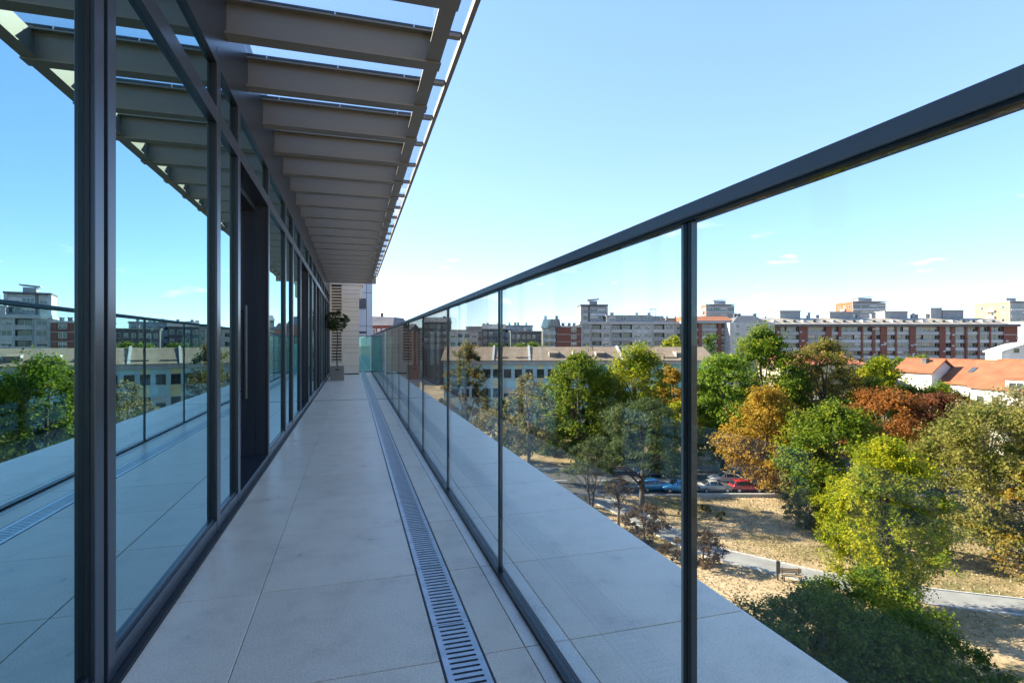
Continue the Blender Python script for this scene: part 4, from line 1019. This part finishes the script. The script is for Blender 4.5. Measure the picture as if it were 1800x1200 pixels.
# dry grass tufts over the lawn (one mass nobody could count)
nb = 26000
ii = rng.random((nb, 2)); dd = 33 + 33 * ii[:, 0] ** .8; pxx = 950 + 950 * ii[:, 1]
xc = (pxx - 900) / F * dd; gx = CT * xc + ST * dd; gy = -ST * xc + CT * dd
cl = np.array([[p.x, p.y] for p in smooth_line(ctrl, 8)])
near = np.min((gx[:, None] - cl[None, :, 0]) ** 2 + (gy[:, None] - cl[None, :, 1]) ** 2, axis=1) > 1.75 ** 2
pos = np.stack([gx, gy, np.full(nb, .05)], 1)[near]; nn_ = rng.normal(size=pos.shape); nn_[:, 2] *= .35
L['straw'] = G('dry_grass_blades', (.16, .14, .055), (.38, .29, .16), (.50, .40, .24), trans=.2, nscale=.25)
gr = link('dry_grass', leaf_mesh('dry_grass', pos, nn_, .055 + .06 * rng.random(len(pos)), L['straw'], .5)); gr['kind'] = 'stuff'
gr['label'] = 'short dry straw coloured grass tufts over the park lawn'; gr['category'] = 'grass'

# ================================================================== CARS, BENCH, POLES
M['tyre'] = mat('tyre_rubber', (.015, .015, .016), .85); M['rim'] = mat('alloy_rim', (.5, .5, .52), .3, .8)
M['lamp'] = mat('headlamp', (.75, .75, .72), .1); M['tail'] = mat('tail_lamp', (.35, .02, .02), .2)
M['carglass'] = mat('car_glass', (.012, .015, .018), .04, spec=.9)
def car_paint(name, c): return mat(name, c, .25, .25, .03, 2, coat=1.0)
def car(label, px, py, paint, rz=0.0, hatch=False):
    o = thing('parked_car', label, 'car', gp(px, py), -TH + rz)
    # stations along the length: x, sill, belt, roof, half width, roof half width
    if hatch: stn = [(-2.0, .45, .72, .74, .70, .66), (-1.88, .25, .86, .90, .82, .74), (-1.6, .22, .92, 1.40, .85, .62), (-.2, .20, .92, 1.47, .86, .64), (.35, .20, .92, 1.44, .86, .63), (1.05, .20, .92, .95, .86, .78), (1.75, .22, .82, .84, .82, .74), (1.98, .42, .66, .68, .70, .64)]
    else: stn = [(-2.2, .45, .74, .76, .72, .66), (-2.08, .25, .90, .93, .84, .78), (-1.55, .22, .94, .98, .87, .78), (-.85, .20, .93, 1.38, .88, .62), (.15, .20, .92, 1.43, .88, .64), (.95, .20, .92, .96, .88, .78), (1.85, .22, .82, .85, .84, .74), (2.15, .42, .66, .68, .70, .64)]
    b = MB(); R_ = []
    for x, s0, bl, rf_, w, rw in stn:
        k = len(b.v); b.v += [(x, -w * .92, s0), (x, -w, (s0 + bl) / 2), (x, -w * .97, bl), (x, -rw, rf_), (x, rw, rf_), (x, w * .97, bl), (x, w, (s0 + bl) / 2), (x, w * .92, s0)]; R_.append(k)
    for a, c in zip(R_[:-1], R_[1:]):
        for j in range(8):
            j2 = (j + 1) % 8; b.f.append((a + j, c + j, c + j2, a + j2))
    b.f.append(tuple(R_[0] + j for j in range(8))); b.f.append(tuple(R_[-1] + j for j in range(7, -1, -1)))
    bo = b.mesh('body', paint, smooth=False)
    bm = bmesh.new(); bm.from_mesh(bo); bmesh.ops.recalc_face_normals(bm, faces=bm.faces); bmesh.ops.bevel(bm, geom=list(bm.edges), offset=.035, segments=2, affect='EDGES', clamp_overlap=True); bm.to_mesh(bo); bm.free()
    bo.polygons.foreach_set('use_smooth', [True] * len(bo.polygons))
    link('body', bo, o)
    V = [Vector(v) for v in b.v]
    def pane_(name, quad, t=.055, offn=.012):
        c = sum(quad, Vector()) / 4; n_ = (quad[1] - quad[0]).cross(quad[2] - quad[0]).normalized()
        if n_.dot(c - Vector((0, 0, .7))) < 0: n_ = -n_
        qq = [p + (c - p).normalized() * t + n_ * offn for p in quad]
        MB().poly(qq).obj(name, M['carglass'], o)
    g0 = 2 if not hatch else 1; g1 = 5
    for i in range(g0, g1):
        a, c = R_[i], R_[i + 1]
        pane_('side_window', [V[a + 2], V[c + 2], V[c + 3], V[a + 3]]); pane_('side_window', [V[a + 5], V[c + 5], V[c + 4], V[a + 4]])
    a, c = R_[4], R_[5]; pane_('windscreen', [V[a + 3], V[c + 3], V[c + 4], V[a + 4]], .06)
    a, c = R_[g0], R_[g0 + 1]; pane_('rear_window', [V[a + 3], V[c + 3], V[c + 4], V[a + 4]], .06)
    for x in (-1.32 if not hatch else -1.25, 1.30 if not hatch else 1.22):
        for s in (-1, 1):
            w = MB().tube([(x, s * .66, .31), (x, s * .885, .31)], [.31, .31], 18).obj('wheel', M['tyre'], o, smooth=False)
            MB().tube([(x, s * .80, .31), (x, s * .892, .31)], [.20, .19], 12).obj('rim', M['rim'], w)
    xe = stn[-1][0]; xr = stn[0][0]
    for s in (-1, 1):
        MB().box(xe - .22, xe - .02, s * .62 - .13, s * .62 + .13, .60, .74).obj('headlight', M['lamp'], o, bevel=.02)
        MB().box(xr + .0, xr + .14, s * .64 - .11, s * .64 + .11, .66, .84).obj('tail_light', M['tail'], o, bevel=.02)
    return o
P_ = {k_: car_paint('car_paint_' + k_, c) for k_, c in dict(grey=(.10, .105, .11), blue=(.05, .30, .55), silver=(.42, .42, .40), red=(.35, .012, .02), navy=(.03, .06, .12), black=(.02, .022, .026), white=(.65, .65, .64)).items()}
car('dark grey saloon parked behind the bare leaning stems', 1092, 862, P_['grey'])
car('light blue hatchback parked left of the pine trunk', 1150, 861, P_['blue'], R(8), True)
car('light blue car parked right of the pine trunk', 1192, 863, P_['blue'], R(180))
car('silver saloon parked beside the red car', 1256, 863, P_['silver'])
car('pale saloon in the far lane behind the silver saloon', 1275, 848, P_['white'], R(180))
car('dark red hatchback parked by the golden tree', 1312, 863, P_['red'], 0, True)
car('dark grey car parked under the golden tree', 1378, 862, P_['grey'], R(180))
car('navy car parked across the road behind the pine', 1146, 837, P_['navy'], R(180))
car('black saloon standing behind the bright yellow green tree', 1636, 858, P_['black'])
car('silver car on the far side of the road under the rust trees', 1580, 840, P_['silver'], 0)

be = thing('park_bench', 'dark slatted park bench beside the path', 'bench', gp(1392, 1021), -TH - R(8))
for i in range(4): box('seat_slat', M['wood'], be, -.8, .8, -.2 + i * .11, -.11 + i * .11, .42, .455)
for i in range(3): box('back_slat', M['wood'], be, -.8, .8, .25, .285, .55 + i * .13, .65 + i * .13)
for x in (-.62, .62):
    box('leg', M['frame'], be, x - .04, x + .04, -.18, -.10, 0, .42); box('leg', M['frame'], be, x - .04, x + .04, .20, .28, 0, .42); box('back_post', M['frame'], be, x - .04, x + .04, .2855, .33, .3, .95)
bn = thing('information_post', 'upright narrow board on a post at the path edge by the bench', 'sign', gp(1367, 1019), -TH)
box('post', M['frame'], bn, -.05, .05, -.05, .05, 0, 1.1); box('board', M['dgrey'], bn, -.16, .16, -.09, -.051, .55, 1.55)
def lamp_post(label, px, py, h):
    t = thing('street_lamp', label, 'street lamp', gp(px, py), -TH)
    MB().tube([(0, 0, 0), (0, 0, h * .6), (0, 0, h)], [.09, .06, .045], 8).obj('pole', M['lgrey'], t, smooth=True)
    MB().tube([(0, 0, h - .02), (.5, 0, h + .15), (1.1, 0, h + .18)], [.04, .035, .03], 6).obj('arm', M['lgrey'], t)
    box('lamp_head', M['grey'], t, .9, 1.6, -.12, .12, h + .12, h + .22)
lamp_post('slim grey street lamp leaning over the road by the multi stem tree', 1036, 872, 6.0)
lamp_post('slim street lamp beside the tall light green tree', 1267, 830, 6.5)
wl_ = thing('low_wall', 'low mossy concrete wall along the lawn side of the parked cars', 'wall', gp(1296, 873), -TH)
for i in range(5): box('wall_block', M['kerb'], wl_, -5 + i * 2.02, -3.02 + i * 2.02, -.15, .15, -.05, .42)
